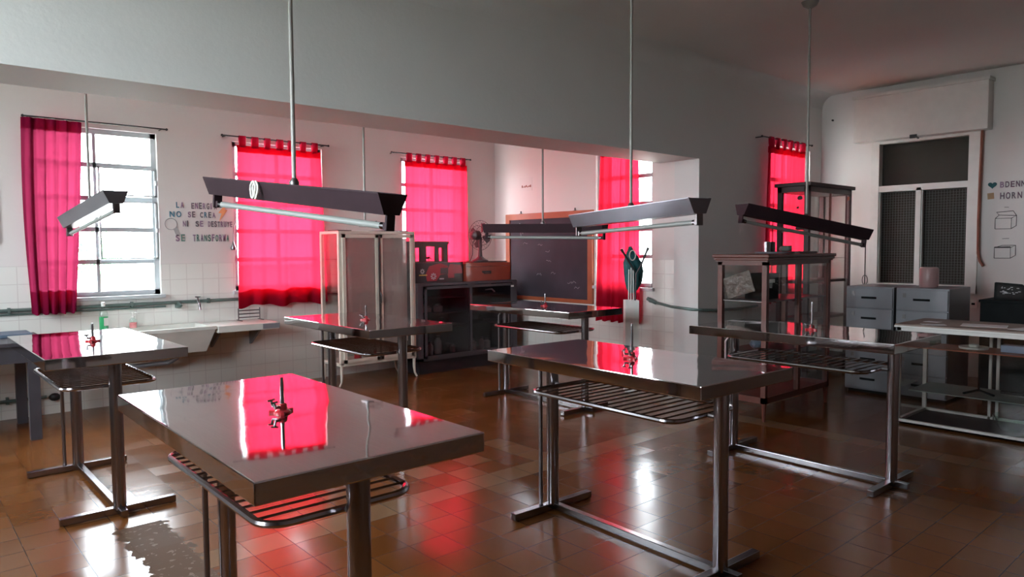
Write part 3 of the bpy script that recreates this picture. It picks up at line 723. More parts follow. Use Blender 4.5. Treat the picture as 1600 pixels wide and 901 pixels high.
# open wooden display stand with three windows and a small figure
t = thing('display_stand', 'small dark wooden stand with three openings, on the printed box', 'display stand', (4.55, 6.86, 1.28))
b = MB(); Wd, Hh, Dd = .50, .245, .12
b.box(-.01, -.01, Hh-.03, Wd+.01, Dd+.01, Hh); b.box(0, 0, 0, Wd, Dd, .015)
for a, c in ((0, .04), (.10, .19), (.315, .37), (.44, .50)): b.box(a, 0, .015, c, .02, Hh-.03)
for a, c in ((.03, .11), (.18, .32), (.36, .45)): b.box(a, 0, Hh-.06 if a > .1 and a < .3 else Hh-.075, c, .02, Hh-.03)
b.build('frame', 'darkwood', t)
MB().box(.0, 0, .015, .008, Dd, Hh-.03).box(Wd-.008, 0, .015, Wd, Dd, Hh-.03).build('side_panel', 'darkwood', t)
t = thing('figurine', 'tiny dark antlered figurine standing in the middle opening of the small stand', 'figurine', (4.80, 6.93, 1.295))
MB().tube([(-.03, 0, .035), (.03, 0, .04)], .011, 8).tube([(-.028, 0, .035), (-.032, 0, 0)], .004, 6).tube([(-.02, .01, .035), (-.02, .012, 0)], .004, 6).tube([(.024, 0, .035), (.03, 0, 0)], .004, 6).tube([(.02, .01, .035), (.018, .012, 0)], .004, 6).tube([(-.028, 0, .04), (-.05, 0, .07), (-.065, 0, .068)], .007, 6).tube([(.03, 0, .04), (.05, 0, .03), (.06, 0, .02)], .005, 6).build('body', 'black', t, smooth=True)
MB().tube([(-.05, 0, .075), (-.03, 0, .10), (-.02, 0, .105)], .003, 5).tube([(-.05, .005, .075), (-.055, .01, .10)], .003, 5).build('antlers', 'black', t, smooth=True)
# wooden chest
t = thing('wooden_chest', 'red-brown wooden chest on the dark corner cabinet, under the fan', 'chest', (5.24, 6.76, 1.045))
MB().box(0, 0, 0, .70, .34, .175, bev=.004).build('body', 'chest', t)
MB().box(-.006, -.006, .178, .706, .346, .222, bev=.004).build('lid', 'chest', t)
MB().tube([(.26, -.002, .11), (.27, -.02, .09), (.37, -.02, .09), (.38, -.002, .11)], .006, 6).box(.25, -.005, .10, .39, 0, .12).build('handle', 'iron', t)
tag(MB().box(-.27, -.13, 0, .27, .13, .012, bev=.003).build('dark_tray', 'darkwood', None, loc=(5.66, 6.93, 1.268)), 'flat dark tray between the fan and the wooden chest', 'tray')
# table fan
t = thing('table_fan', 'dark table fan with round wire cage, on the wooden chest', 'fan', (5.60, 6.93, 1.281))
MB().lathe([(.10, 0), (.10, .012), (.055, .035), (.028, .06), (.020, .16), (.024, .20)], 24).build('base', 'fan', t, smooth=True)
mh = Matrix.Translation((0, 0, .32)) @ Matrix.Rotation(math.radians(12), 4, 'Z') @ Matrix.Rotation(math.radians(90), 4, 'Y')
MB().lathe([(.03, -.15), (.055, -.13), (.06, -.05), (.04, -.02)], 20, mtx=mh).tube([(0, 0, .19), (0, 0, .30)], .022, 10).build('motor', 'fan', t, smooth=True)
for k in range(4):
    a = k*PI/2+.4; b = MB()
    q = [(math.cos(a+d)*r_, math.sin(a+d)*r_, zz) for d, r_, zz in ((-.15, .03, .015), (-.45, .15, .03), (.05, .168, .0), (.35, .14, -.005), (.25, .04, .0))]
    vs = [b.b.verts.new(mh @ Vector(p)) for p in q]; vs2 = [b.b.verts.new(mh @ (Vector(p)+Vector((0, 0, .004)))) for p in q]
    b.b.faces.new(vs); b.b.faces.new(list(reversed(vs2)))
    for i in range(5): b.b.faces.new((vs[i], vs[(i+1) % 5], vs2[(i+1) % 5], vs2[i]))
    b.build('blade', 'fan', t)
b = MB()
for zz, r_ in ((-.05, .12), (.0, .185), (.05, .12), (.062, .05)): b.tube([(math.cos(a)*r_, math.sin(a)*r_, zz) for a in [k*PI/18 for k in range(36)]], .0028, 5, closed=True, mtx=mh)
for k in range(24):
    a = k*PI/12; c, s = math.cos(a), math.sin(a)
    b.tube([(c*.04, s*.04, -.065), (c*.12, s*.12, -.05), (c*.185, s*.185, 0), (c*.12, s*.12, .05), (c*.03, s*.03, .065)], .0014, 4, mtx=mh)
b.build('cage', 'fan', t, smooth=True)
MB().tube([(-.06, 0, .31), (-.10, .02, .22), (-.10, .03, .08), (-.12, .05, .006), (-.16, .08, .004)], .004, 6).build('cord', 'black', t, smooth=True)

# ------------------------------------------------------------------ blackboard
t = thing('blackboard', 'dark blackboard with orange-brown wooden frame on the alcove end wall', 'blackboard', (XE, 5.61, .78))
bw, bh = 1.53, 1.10
b = MB(); fr = .075
b.box(-.035, 0, 0, 0, fr, bh).box(-.035, bw-fr, 0, 0, bw, bh).box(-.035, fr, bh-fr, 0, bw-fr, bh).box(-.035, fr, 0, 0, bw-fr, .045)
b.build('frame', 'boardwood', t)
MB().box(-.018, fr, .045, -.004, bw-fr, bh-fr).build('slate', 'slate', t)
for q in (.29, 1.25): MB().tube([(-.015, q, bh), (-.015, q, bh+.035)], .008, 6).box(-.03, q-.02, bh-.01, -.0, q+.02, bh+.004).build('hanger', 'iron', t)
rnd = random.Random(9); b = MB()
def chk(pts, r_=.003): b.tube([(-.0195, p, q) for p, q in pts], r_, 4)
chk([(1.28, .93), (1.27, .98), (1.245, .95), (1.25, .89), (1.245, .80)]); chk([(1.24, .93), (1.22, .96), (1.205, .90), (1.215, .84)])
for (u, z) in ((.93, .70), (.80, .62), (.78, .50), (.70, .35), (.42, .24), (.35, .25), (.30, .18), (1.2, .72), (.95, .33)):
    n = 5; chk([(u-.02*i+rnd.uniform(-.006, .006), z+rnd.uniform(-.014, .014)) for i in range(n)], .0016)
b.build('chalk_marks', 'chalk', t)
tag(MB().tube([(0, 0, 0), (0, 0, .85)], .010, 10).build('wall_conduit', 'plastic', None, loc=(XE-.012, 5.47, .72), smooth=True), 'thin white vertical pipe between the blackboard and the long curtain', 'pipe')
# small faded notice on end wall
t = thing('wall_notice', 'small faded notice with scribbles high on the wall above the blackboard', 'notice', (XE-.001, 6.78, 2.25))
MB().box(-.001, -.12, -.08, 0, .12, .09).build('sheet', 'plaster', t)
b = MB()
for i in range(7): b.box(-.003, -.10+.026*i, -.035+.004*(i % 2), -.001, -.10+.026*i+.018, -.005-.008*(i % 3))
b.build('writing', 'strap', t)

# ------------------------------------------------------------------ wall lettering  (window wall)
def stuck_word(body, u0, u1, z0, z1, cols, root, slant=0):
    n = len(body); i = 0
    adv = (u1-u0)/n
    for k, ch in enumerate(body):
        if ch == ' ': continue
        m = text_bm(ch, 1.0, .01); xs = [v.co.x for v in m.b.verts]; ys = [v.co.y for v in m.b.verts]
        w_, h_ = max(xs)-min(xs), max(max(ys)-min(0, min(ys)), .6)
        sx = adv*.72/max(w_, .32); sz = (z1-z0)/h_*(.94+.08*((k*7) % 3)/2)
        for v in m.b.verts:
            x, y, z = v.co
            v.co = Vector((u0+adv*k+(x-min(xs))*sx-root[0], -z*.15-.0015, z0+y*sz-root[1]+slant*k))
        m.build('letter', cols[k % len(cols)], root[2])
inkA = mat('letter_blue', (0.08, 0.22, 0.30), .8); inkB = mat('letter_grey', (0.16, 0.15, 0.17), .8); inkC = mat('letter_mauve', (0.30, 0.20, 0.30), .8); inkD = mat('letter_green', (0.10, 0.22, 0.18), .8)
t = thing('wall_lettering', 'coloured cut-out letters reading a four-line phrase on the wall between two left windows', 'lettering', (2.10, YW-.002, 1.55))
R0 = (2.10, 1.55, t)
stuck_word('LA', 2.178, 2.26, 1.855, 1.915, [inkA, inkC], R0)
stuck_word('ENERGÍA', 2.32, 2.575, 1.85, 1.912, [inkB, inkC, inkB, inkC], R0)
stuck_word('NO', 2.115, 2.24, 1.765, 1.825, [inkA], R0)
stuck_word('SE', 2.285, 2.365, 1.765, 1.825, [inkC, inkB], R0)
stuck_word('CREA', 2.40, 2.56, 1.765, 1.822, [inkB, inkA, inkB, inkC], R0)
stuck_word('NI', 2.235, 2.31, 1.675, 1.735, [inkC, inkB], R0)
stuck_word('SE', 2.355, 2.44, 1.675, 1.735, [inkB, inkC], R0)
stuck_word('DESTRUYE', 2.475, 2.725, 1.675, 1.733, [inkC, inkB, inkB, inkB, inkC, inkC, inkB, inkC], R0)
stuck_word('SE', 2.165, 2.265, 1.53, 1.60, [inkC, inkD], R0)
stuck_word('TRANSFORMA', 2.325, 2.69, 1.53, 1.60, [inkC, inkD, inkC, inkD, inkD, inkC, inkD, inkC], R0)
t = thing('lightning_cutout', 'orange paper lightning bolt stuck right of the wall lettering', 'cut-out', (2.62, YW-.002, 1.83))
MB().prism([(-.03, .0), (.03, .075), (.045, .07), (.02, .02), (.05, .015), (-.035, -.10), (-.01, -.02), (-.04, -.015)], 'y', -.003, 0).build('paper', 'orange', t)
t = thing('bulb_drawing', 'pale light bulb drawing stuck left of the wall lettering', 'drawing', (2.125, YW-.002, 1.695))
MB().tube([(.055*math.cos(a), -.001, .055*math.sin(a)) for a in [k*PI/12 for k in range(24)]], .002, 5, closed=True).build('outline', 'filing', t)
MB().prism([(.02, -.045), (.055, -.03), (.085, -.10), (.05, -.12)], 'y', -.003, 0).build('bulb_foot', mat('pencil_grey', (0.42, 0.42, 0.42), .8), t)

# right wall writing and drawings
def rw(body, y0, y1, z0, z1, cols, root):
    n = len(body); adv = (y0-y1)/n
    for k, ch in enumerate(body):
        if ch == ' ': continue
        m = text_bm(ch, 1.0, .01); xs = [v.co.x for v in m.b.verts]; w_ = max(xs)-min(xs)
        sx = adv*.75/max(w_, .32); sz = (z1-z0)/.7
        for v in m.b.verts:
            x, y, z = v.co; v.co = Vector((-z*.15-.0015, y0-adv*k-(x-min(xs))*sx, z0+y*sz))-Vector((0, root[0], root[1]))
        m.build('letter', cols[k % len(cols)], root[2])
inkE = mat('letter_plum', (0.16, 0.10, 0.14), .8)
t = thing('wall_title', 'dark stuck letters in two lines on the right wall, cut by the picture edge', 'lettering', (XR-.002, 2.1, 2.0))
rw('BDENN', 2.265, 2.03, 2.045, 2.105, [inkC, inkE, inkE, inkE, inkE], (2.1, 2.0, t)); rw('HORN', 2.262, 2.055, 1.925, 1.99, [inkE, inkE, inkB], (2.1, 2.0, t))
t = thing('heart_cutout', 'dark teal paper heart stuck beside the right wall letters', 'cut-out', (XR-.002, 2.335, 2.075))
b = MB(); hp = []
for k in range(28):
    a = 2*PI*k/28; hp.append((.0026*16*math.sin(a)**3, .0024*(13*math.cos(a)-5*math.cos(2*a)-2*math.cos(3*a)-math.cos(4*a))))
b.prism(hp, 'x', -.003, 0).build('paper', 'teal', t)
tag(MB().prism([(-.03, -.03), (.03, -.035), (.035, .03), (-.025, .035)], 'x', -.002, 0).build('yellow_paper', mat('dull_yellow_paper', (.42, .28, .16), .8), None, loc=(XR-.002, 2.345, 1.96)), 'small dull yellow paper below the teal heart on the right wall', 'paper')
def boxdraw(lb, zc, open_):
    t = thing('box_drawing', lb, 'drawing', (XR-.002, 2.20, zc)); b = MB()
    def l(*p, r_=.003): b.tube([(-.002, -q, z) for q, z in p], r_, 4)
    l((-.10, -.09), (-.10, .02), (.045, .02), (.045, -.09), (-.10, -.09)); l((.045, .02), (.09, .045), (.09, -.06), (.045, -.09))
    if open_: l((-.10, .02), (-.065, .055), (.09, .045)); l((-.065, .055), (-.09, .085), (.06, .095), (.09, .045)); l((-.02, .135), (.02, .135), r_=.002)
    else: l((-.10, .02), (-.03, .045), (.09, .045)); l((-.10, .025), (.045, .028), r_=.005); l((-.03, .115), (.03, .118), r_=.002)
    b.build('ink_lines', 'marker', t)
boxdraw('line drawing of an open box, the upper one on the right wall', 1.70, True); boxdraw('line drawing of a closed box, the lower one on the right wall', 1.39, False)
tag(MB().prism([(7.0, 0), (7.0, 0.01)] and [(-.09, -.30), (.09, -.28), (.09, .28), (-.09, .30)], 'x', -.008, 0).build('wall_poster', 'boxblack', None, loc=(XR-.001, 1.80, 1.8)), 'dark poster on the right wall', 'poster') if False else None
# dark picture at the left picture edge, window wall
t = thing('wall_picture', 'tall dark wall picture at the left picture edge beside the bunched curtain', 'picture', (.56, YW-.001, 1.78))
MB().box(-.19, -.02, -.27, .19, 0, .27, bev=.004).build('frame', 'iron', t); MB().box(-.165, -.022, -.245, .165, -.018, .245).build('print', 'label', t)

# ------------------------------------------------------------------ plumbing, sink and worktop
t = thing('water_pipe', 'grey-green water pipe running along the tiled wall below the windows', 'pipe', (0, YW-.026, .935))
MB().tube([(-.5, 0, 0), (1.3, 0, 0), (2.2, 0, 0), (4.0, 0, 0)], .016, 10).build('pipe', 'pipe', t, smooth=True)
MB().tube([(-.5, .012, -.035), (2.05, .012, -.035)], .009, 8).build('thin_pipe', 'pipe', t, smooth=True)
for q in (.8, 1.75, 2.45, 3.2): MB().box(q-.01, -.02, -.024, q+.01, .025, .024).build('clip', 'pipe', t)
MB().tube([(2.16, 0, 0), (2.16, -.05, -.02), (2.16, -.10, -.03)], .012, 8).box(2.135, -.02, -.055, 2.185, .02, -.015).build('tee', 'pipe', t, smooth=True)
tp_ = MB().tube([(2.33, 0, .0), (2.33, -.06, .0), (2.33, -.10, -.02), (2.33, -.11, -.08)], .011, 10).build('tap', 'chrome', t, smooth=True)
MB().lathe([(.008, 0), (.008, .03), (.022, .035), (.022, .045)], 12, o=(2.33, -.05, .005)).box(2.305, -.056, .04, 2.355, -.044, .05).build('tap_handle', 'chrome', tp_, smooth=True)
t = thing('laboratory_sink', 'pale stone wall sink with deep tapered basin under the leftmost window', 'sink', (1.45, YW, 0))
b = MB(); zc = .725; x1 = .90; D = .53
# rim as four bars round the opening, tapered basin below
b.box(0, -D, zc-.03, x1, -D+.045, zc).box(0, -.06, zc-.03, x1, 0, zc).box(0, -D+.045, zc-.03, .05, -.06, zc).box(x1-.05, -D+.045, zc-.03, x1, -.06, zc)
b.build('rim', 'porcelain', t)
b = MB()
def ring(x0, xx, y0, y1, z): return [b.b.verts.new(q) for q in ((x0, y0, z), (xx, y0, z), (xx, y1, z), (x0, y1, z))]
A = ring(.0, x1-.01, -D+.004, -.01, zc-.03); B = ring(.08, x1-.07, -D+.09, -.03, .485); Ci = ring(.05, x1-.05, -D+.045, -.06, zc-.03); Di = ring(.11, x1-.10, -D+.12, -.06, .51)
for P_, Q_ in ((A, B), (Ci, Di)):
    for k in range(4): b.b.faces.new((P_[k], P_[(k+1) % 4], Q_[(k+1) % 4], Q_[k]))
for k in range(4): b.b.faces.new((A[k], A[(k+1) % 4], Ci[(k+1) % 4], Ci[k]))
b.b.faces.new(B); b.b.faces.new(Di)
b.build('basin', 'porcelain', t)
MB().tube([(.62, -.25, .485), (.62, -.25, .42), (.55, -.22, .38), (.25, -.12, .36), (.25, 0, .36)], .022, 10).build('drain_pipe', 'filing', t, smooth=True)
for q in (.12, .78): MB().prism([(0, .64), (0, .45), (-.02, .45), (-.30, .485), (0, .485)], 'x', q, q+.02).build('bracket', 'filing', t)
t = thing('draining_board', 'pale stone draining board fixed to the wall right of the sink', 'worktop', (2.36, YW, 0))
MB().box(0, -.54, .655, .60, 0, .72, bev=.006).build('slab', 'porcelain', t)
MB().box(.43, -.543, .664, .60, -.539, .712).build('grey_end_patch', 'filing', t)
for q in (.10, .50): MB().prism([(0, .655), (0, .46), (-.02, .46), (-.32, .655)], 'x', q, q+.02).build('bracket', 'filing', t)
t = thing('dish_rack', 'small dark wire dish rack on the draining board', 'rack', (2.82, YW-.12, .72))
b = MB()
for s in (-.11, .11): b.tube([(s, 0, 0), (s, 0, .125)], .006, 6).tube([(s, -.10, .004), (s, .05, .004)], .005, 6)
for z in (.03, .065, .10): b.tube([(-.11, 0, z), (.11, 0, z)], .0055, 6)
b.build('wire_frame', 'darksteel', t)
t = thing('detergent_bottle', 'clear and green dish soap bottle with white cap on the sink rim', 'bottle', (1.49, YW-.13, .725), .3)
MB().lathe([(.033, 0), (.036, .01), (.037, .10), (.036, .12)], 20).build('soap', 'greenliq', t, smooth=True)
MB().lathe([(.0375, 0), (.038, .02), (.038, .12), (.036, .15), (.022, .185), (.013, .20), (.013, .215)], 20).build('bottle', 'clear', t, smooth=True)
MB().lathe([(.016, .214), (.016, .25), (.011, .252)], 14).build('cap', 'plastic', t, smooth=True)
MB().box(-.02, -.0405, .04, .02, -.0385, .11).build('label_sticker', 'label', t)
t = thing('soap_dispenser', 'small pump dispenser of pink soap on the sink rim', 'dispenser', (1.73, YW-.13, .725))
MB().lathe([(.030, 0), (.032, .01), (.032, .05)], 18).build('soap', 'pinkliq', t, smooth=True)
MB().lathe([(.0325, 0), (.033, .05), (.030, .075), (.014, .088), (.014, .095)], 18).build('bottle', 'clear', t, smooth=True)
MB().lathe([(.015, .094), (.015, .106), (.004, .108), (.004, .135), (.012, .136), (.012, .146)], 12).tube([(0, 0, .141), (.035, -.01, .138), (.038, -.011, .130)], .004, 6).build('pump', 'plastic', t, smooth=True)
t = thing('waste_pipe', 'dark waste pipe with round valve low on the wall behind the left table', 'pipe', (0, YW-.05, .165))
MB().tube([(-.4, 0, 0), (.95, 0, 0), (1.04, 0, 0)], .014, 10).build('pipe', 'pipe', t, smooth=True)
MB().ball((1.10, 0, -.01), .045, 2, (1, .8, .8)).build('valve', 'iron', t, smooth=True)
MB().box(-.2, 0, -.03, -.18, .05, .03).box(.75, 0, -.03, .77, .05, .03).build('clip', 'pipe', t)

# dark bench along the window wall
t = thing('dark_bench', 'dark grey bench at the left picture edge, behind the left lab table', 'bench', (-.55, 6.42, 0))
MB().box(0, 0, .725, 1.50, .80, .755, bev=.004).build('bench_top', 'bench', t)
MB().box(.03, .02, .60, 1.47, .045, .725).box(.03, .75, .60, 1.47, .775, .725).box(.03, .045, .60, .055, .75, .725).box(1.445, .045, .60, 1.47, .75, .725).build('apron', 'bench', t)
for a in (.05, 1.35):
    for c in (.02, .72): MB().prism([(a, c), (a+.075, c), (a+.075, c+.06), (a, c+.06)], 'z', 0, .60).build('leg', 'bench', t)
tag(MB().box(-.11, -.16, 0, .11, .16, .030, bev=.010).build('shallow_tray', 'blue', None, loc=(.78, 6.97, .755)), 'shallow blue-grey tray on the dark bench', 'tray')

# ------------------------------------------------------------------ white umbrella stand with sticks
t = thing('tall_white_box', 'tall narrow white box standing between the blackboard table and the end wall', 'stand', (5.60, 4.54, 0), math.radians(-42))
b = MB(); h = .915; q = .068
b.box(-q, -q, 0, q, -q+.006, h).box(-q, q-.006, 0, q, q, h).box(-q, -q+.006, 0, -q+.006, q-.006, h).box(q-.006, -q+.006, 0, q, q-.006, h).box(-q+.006, -q+.006, 0, q-.006, q-.006, .01)
b.build('box', 'boxwhite', t)
def stick(lb, p0, p1, r_, m, knob=False):
    t = thing('stick', lb, 'stick', (5.60+p0[0], 4.54+p0[1], p0[2]), 0, 'sticks in the tall white box')
    d = Vector(p1)-Vector(p0); MB().tube([(0, 0, 0), d], r_, 8).build('shaft', m, t, smooth=True)
    if knob: MB().tube([d*.985, d*1.06], [r_*1.2, r_*2.0], 8).build('tip', m, t, smooth=True)
ux, uy = math.sin(YAW), -math.cos(YAW)   # across the view
def bent_stick(lb, a, off):
    fx, fy = -math.cos(YAW)*off, -math.sin(YAW)*off
    t = thing('bent_stick', lb, 'stick', (5.60+fx, 4.54+fy, .02))
    P = [(0, 0, 0), (.042*ux, .042*uy, 1.16), (.048*ux+a[0]*.3*ux, .048*uy+a[0]*.3*uy, 1.16+(a[1]-1.18)*.3), (.045*ux+a[0]*ux, .045*uy+a[0]*uy, a[1])]
    MB().tube(P, [.0065, .007, .010, .011], 8).build('shaft', 'iron', t, smooth=True)
    d = Vector(P[3])-Vector(P[2]); e = Vector(P[3]); MB().tube([e, e+d*.22], [.013, .016], 8).build('tip', 'iron', t, smooth=True)
bent_stick('dark bent stick pointing up left out of the tall white box', (-.13, 1.37), .030)
bent_stick('dark bent stick pointing up right, in front of the end window', (.10, 1.38), .048)
stick('pale straight rod at the left in the tall white box', (-.035*ux, -.035*uy, .02), (-.022*ux, -.022*uy, 1.22), .006, 'plastic')
stick('pale straight rod in the middle of the tall white box', (-.008*ux, -.008*uy, .02), (.000, .0, 1.24), .006, 'plastic')
stick('pale straight rod at the right in the tall white box', (.03*ux, .03*uy, .02), (.02*ux, .02*uy, 1.22), .006, 'plastic')
t = thing('teal_bag', 'teal cloth bag hooked on the sticks above the tall white box', 'bag', (5.66, 4.58, .98), math.radians(-42))
b = MB(); prof = [(.02, 0), (.055, .04), (.085, .12), (.095, .22), (.088, .31), (.06, .37), (.035, .42), (.012, .47)]
b.lathe(prof, 22)
for v in b.b.verts:
    a = math.atan2(v.co.y, v.co.x); v.co.x *= 1+.10*math.sin(5*a); v.co.y *= .42; v.co.x += .02*math.sin(v.co.z*9)
b.build('cloth', 'teal', t, smooth=True)
MB().tube([(.03*math.cos(a), -.035, .38+.05*math.sin(a)) for a in [k*PI/8 for k in range(16)]], .006, 6, closed=True).build('handle_loop', 'label', t, smooth=True)

# ------------------------------------------------------------------ low wooden display case
def low_case():
    x0, y0, W_, D, zt = 5.36, 2.955, 1.14, .45, 1.375
    t = thing('low_display_case', 'low red-brown wooden display case with glass sides and legs, behind the right lab table', 'display case', (x0, y0, 0))
    b = MB(); s = .042
    for a in (0, W_-s):
        for c in (0, D-s): b.box(a, c, .15, a+s, c+s, zt-.05)
    b.box(0, 0, zt-.09, W_, D, zt-.05); b.box(W_*.5-.02, 0, .18, W_*.5+.02, .04, zt-.09)
    b.box(0, 0, .15, W_, D, .20)
    b.build('frame', 'redwood', t)
    MB().box(-.025, -.025, zt-.05, W_+.025, D+.025, zt-.028, bev=.006).box(-.012, -.012, zt-.062, W_+.012, D+.012, zt-.05).box(-.035, -.035, zt-.028, W_+.035, D+.035, zt, bev=.008).build('cornice', 'redwood', t)
    for a in (.02, W_-.02):
        for c in (.02, D-.02): MB().tube([(a, c, .15), (a, c, 0)], [.022, .014], 8).build('leg', 'redwood', t, smooth=True)
    MB().box(s, .010, .20, W_*.5-.02, .014, zt-.09).box(W_*.5+.02, .010, .20, W_-s, .014, zt-.09).build('front_pane', 'cabglass', t)
    MB().box(.010, s, .20, .014, D-s, zt-.09).build('side_pane', 'cabglass', t)
    MB().box(W_-.014, s, .20, W_-.010, D-s, zt-.09).build('side_pane', 'cabglass', t)
    MB().box(s, D-.014, .20, W_-s, D-.010, zt-.09).build('back_pane', 'cabglass', t)
    for z in (.55, .98): MB().box(.02, .02, z, W_-.02, D-.02, z+.010).build('shelf', 'darksteel' if z > .9 else 'darkwood', t)
    tag(MB().box(-.003, -.13, -.09, .003, .13, .09).build('cardboard_sheet', 'cardboard', None, loc=(x0+.034, y0+.235, 1.10)), 'wrinkled brown sheet in plastic leaning behind the left glass of the low display case', 'sheet')
    o = bpy.context.scene.objects['cardboard_sheet']; o.rotation_euler = (math.radians(-18), 0, 0); o.location = (x0+.024, y0+.265, 1.12)
    tt = thing('black_box', 'black box with a pale label strip on the upper shelf of the low display case', 'box', (x0+.20, y0+.13, .99))
    MB().box(0, 0, 0, .24, .18, .22, bev=.004).build('body', 'black', tt); MB().box(.06, -.003, .14, .17, 0, .17).build('label_strip', 'paper', tt)
    for i, (dx, dz, mm, lb) in enumerate(((.62, .56, 'stone', 'dark lump on the lower shelf of the low display case, left'), (.85, .56, 'stone', 'dark lump on the lower shelf of the low display case, right'), (.25, .56, 'blue', 'blue-grey lump on the lower shelf of the low display case'))):
        tag(MB().ball((0, 0, .045), .06, 2, (1, 1, .75), .08).build('specimen', mm, None, loc=(x0+dx, y0+.22, dz)), lb, 'specimen')
    for i, (dx, lb) in enumerate(((.36, 'shiny metal cup on the tray, the left of two'), (.44, 'darker metal cup on the tray, the right of two'))):
        tag(MB().lathe([(.030, 0), (.031, .085), (.028, .086), (.027, .006)], 18).build('metal_cup', 'chrome' if i == 0 else 'darksteel', None, loc=(x0+dx, y0+.20, zt+.018), smooth=True), lb+' on the low display case', 'cup')
    tag(MB().lathe([(.10, 0), (.155, .004), (.165, .018), (.16, .018), (.10, .008)], 28).build('round_tray', 'filing', None, loc=(x0+.46, y0+.18, zt), smooth=True), 'grey round tray under the metal cups on the low display case', 'tray')
    tag(MB().lathe([(.02, 0), (.045, .01), (.05, .025), (.04, .045), (.012, .052)], 18).build('small_bowl', 'lgreen', None, loc=(x0+.56, y0+.14, zt+.018), smooth=True), 'small upturned grey bowl beside the metal cups', 'bowl')
    tag(MB().box(-.16, -.10, 0, .16, .10, .018, bev=.003).build('dark_folder', 'darkwood', None, loc=(x0+.92, y0+.20, zt)), 'flat dark folder at the right end on the low display case', 'folder')
low_case()

# ------------------------------------------------------------------ tall display case
def tall_case():
    x0, y0, W_, D, zt = 7.50, 3.66, 1.06, .36, 2.13
    t = thing('tall_display_case', 'tall dark wooden display case in front of the red curtain on the grey wall', 'display case', (x0, y0, 0))
    b = MB(); s = .05
    for a in (0, W_-s):
        for c in (0, D-s): b.box(a, c, 0, a+s, c+s, zt-.04)
    b.box(0, 0, zt-.10, W_, D, zt-.04); b.box(0, 0, .10, W_, D, .18)
    b.build('frame', 'darkwood', t)
    MB().box(-.03, -.03, zt-.04, W_+.03, D+.02, zt, bev=.006).build('cornice', 'darkwood', t)
    MB().box(W_/2-.008, .0, .18, W_/2+.008, .02, zt-.10).build('door_stile', 'redwood', t)
    MB().box(s, .006, .18, W_/2-.008, .010, zt-.10).build('front_pane', 'cabglass', t); MB().box(W_/2+.008, .006, .18, W_-s, .010, zt-.10).build('front_pane', 'cabglass', t)
    MB().box(.006, s, .18, .010, D-s, zt-.10).build('side_pane', 'cabglass', t); MB().box(W_-.010, s, .18, W_-.006, D-s, zt-.10).build('side_pane', 'cabglass', t)
    for z in (.62, 1.03, 1.30): MB().box(.02, .03, z, W_-.02, D-.02, z+.008 if z > 1.2 else z+.03).build('shelf', 'cabglass' if z > 1.2 else 'darkwood', t)
    MB().box(.012, .05, 1.595, .020, D-.05, 1.605).box(.0, .05, 1.59, .02, .06, 1.60).build('glass_clip', 'darksteel', t)
    MB().box(W_-.09, -.003, zt-.16, W_-.06, .006, zt-.12).build('hinge', 'boardwood', t)
    MB().box(.03, .04, 1.61, W_-.03, D-.03, 1.618).build('shelf', 'cabglass', t)
    # specimens stuck on the side pane and standing on shelves
    for i, (dy, z, sx, lb) in enumerate(((.11, 1.965, .035, 'dark fossil uppermost on the left pane of the tall case'), (.13, 1.86, .018, 'tiny dark specimen second from the top on the left pane of the tall case'), (.11, 1.76, .038, 'dark fossil third from the top on the left pane of the tall case'),
                                         (.15, 1.36, .030, 'dark fossil just below the lamp on the left pane of the tall case'), (.07, 1.255, .020, 'small square specimen lowest on the left pane of the tall case'))):
        tag(MB().ball((0, 0, 0), sx, 2, (.35, 1, .65), .12).build('fossil', 'stone', None, loc=(x0+.012+sx*.35, y0+dy, z)), lb, 'fossil')
    for i, (dx, lb) in enumerate(((.12, 'dark flat rock on the middle glass shelf of the tall case, left'), (.24, 'dark flat rock on the middle glass shelf of the tall case, middle'), (.38, 'dark flat rock on the middle glass shelf of the tall case, right'))):
        tag(MB().ball((0, 0, .022), .045, 2, (1, 1, .5), .1).build('rock', 'stone', None, loc=(x0+dx, y0+.16, 1.618)), lb, 'rock')
    tag(MB().box(0, 0, 0, .13, .02, .14).build('card_box', 'lgreen', None, loc=(x0+.06, y0+.28, 1.308)), 'grey-green card standing on a lower glass shelf of the tall case', 'card')
tall_case()

# ------------------------------------------------------------------ grey drawer cabinets
def drawers(lb, y0, y1, x0=7.16, zt=1.045, D=.60):
    t = thing('drawer_cabinet', lb, 'cabinet', (x0, y0, 0), 0, 'grey metal drawer cabinets'); W_ = y1-y0
    MB().box(.02, 0, .03, D, W_, zt, bev=.004).build('body', 'filing', t); MB().box(.05, .02, 0, D-.02, W_-.02, .03).build('plinth', 'black', t)
    n = 5; hh = (zt-.05)/n
    for i in range(n):
        z = .04+i*hh; d = MB().box(0, .006, z+.004, .02, W_-.006, z+hh-.006, bev=.003).build('drawer', 'filing', t)
        MB().tube([(0, W_*.36, z+hh*.52), (-.02, W_*.38, z+hh*.5), (-.02, W_*.62, z+hh*.5), (0, W_*.64, z+hh*.52)], .006, 6).box(-.003, W_*.34, z+hh*.46, .0, W_*.66, z+hh*.56).build('handle', 'black', d)
        MB().box(-.003, W_*.80, z+hh*.6, .0, W_*.86, z+hh*.8).build('label_holder', 'darksteel', d)
drawers('grey metal drawer cabinet beside the tall display case', 2.66, 3.10)
drawers('grey metal drawer cabinet below the roller shutter window, right of its twin', 2.19, 2.635)
tag(MB().lathe([(.075, 0), (.080, .01), (.082, .17), (.074, .185), (.066, .19)], 24).build('pink_jar', 'pinkjar', None, loc=(7.42, 2.44, 1.045), smooth=True), 'dull pink plastic jar on the drawer cabinet in front of the shutter window', 'jar')

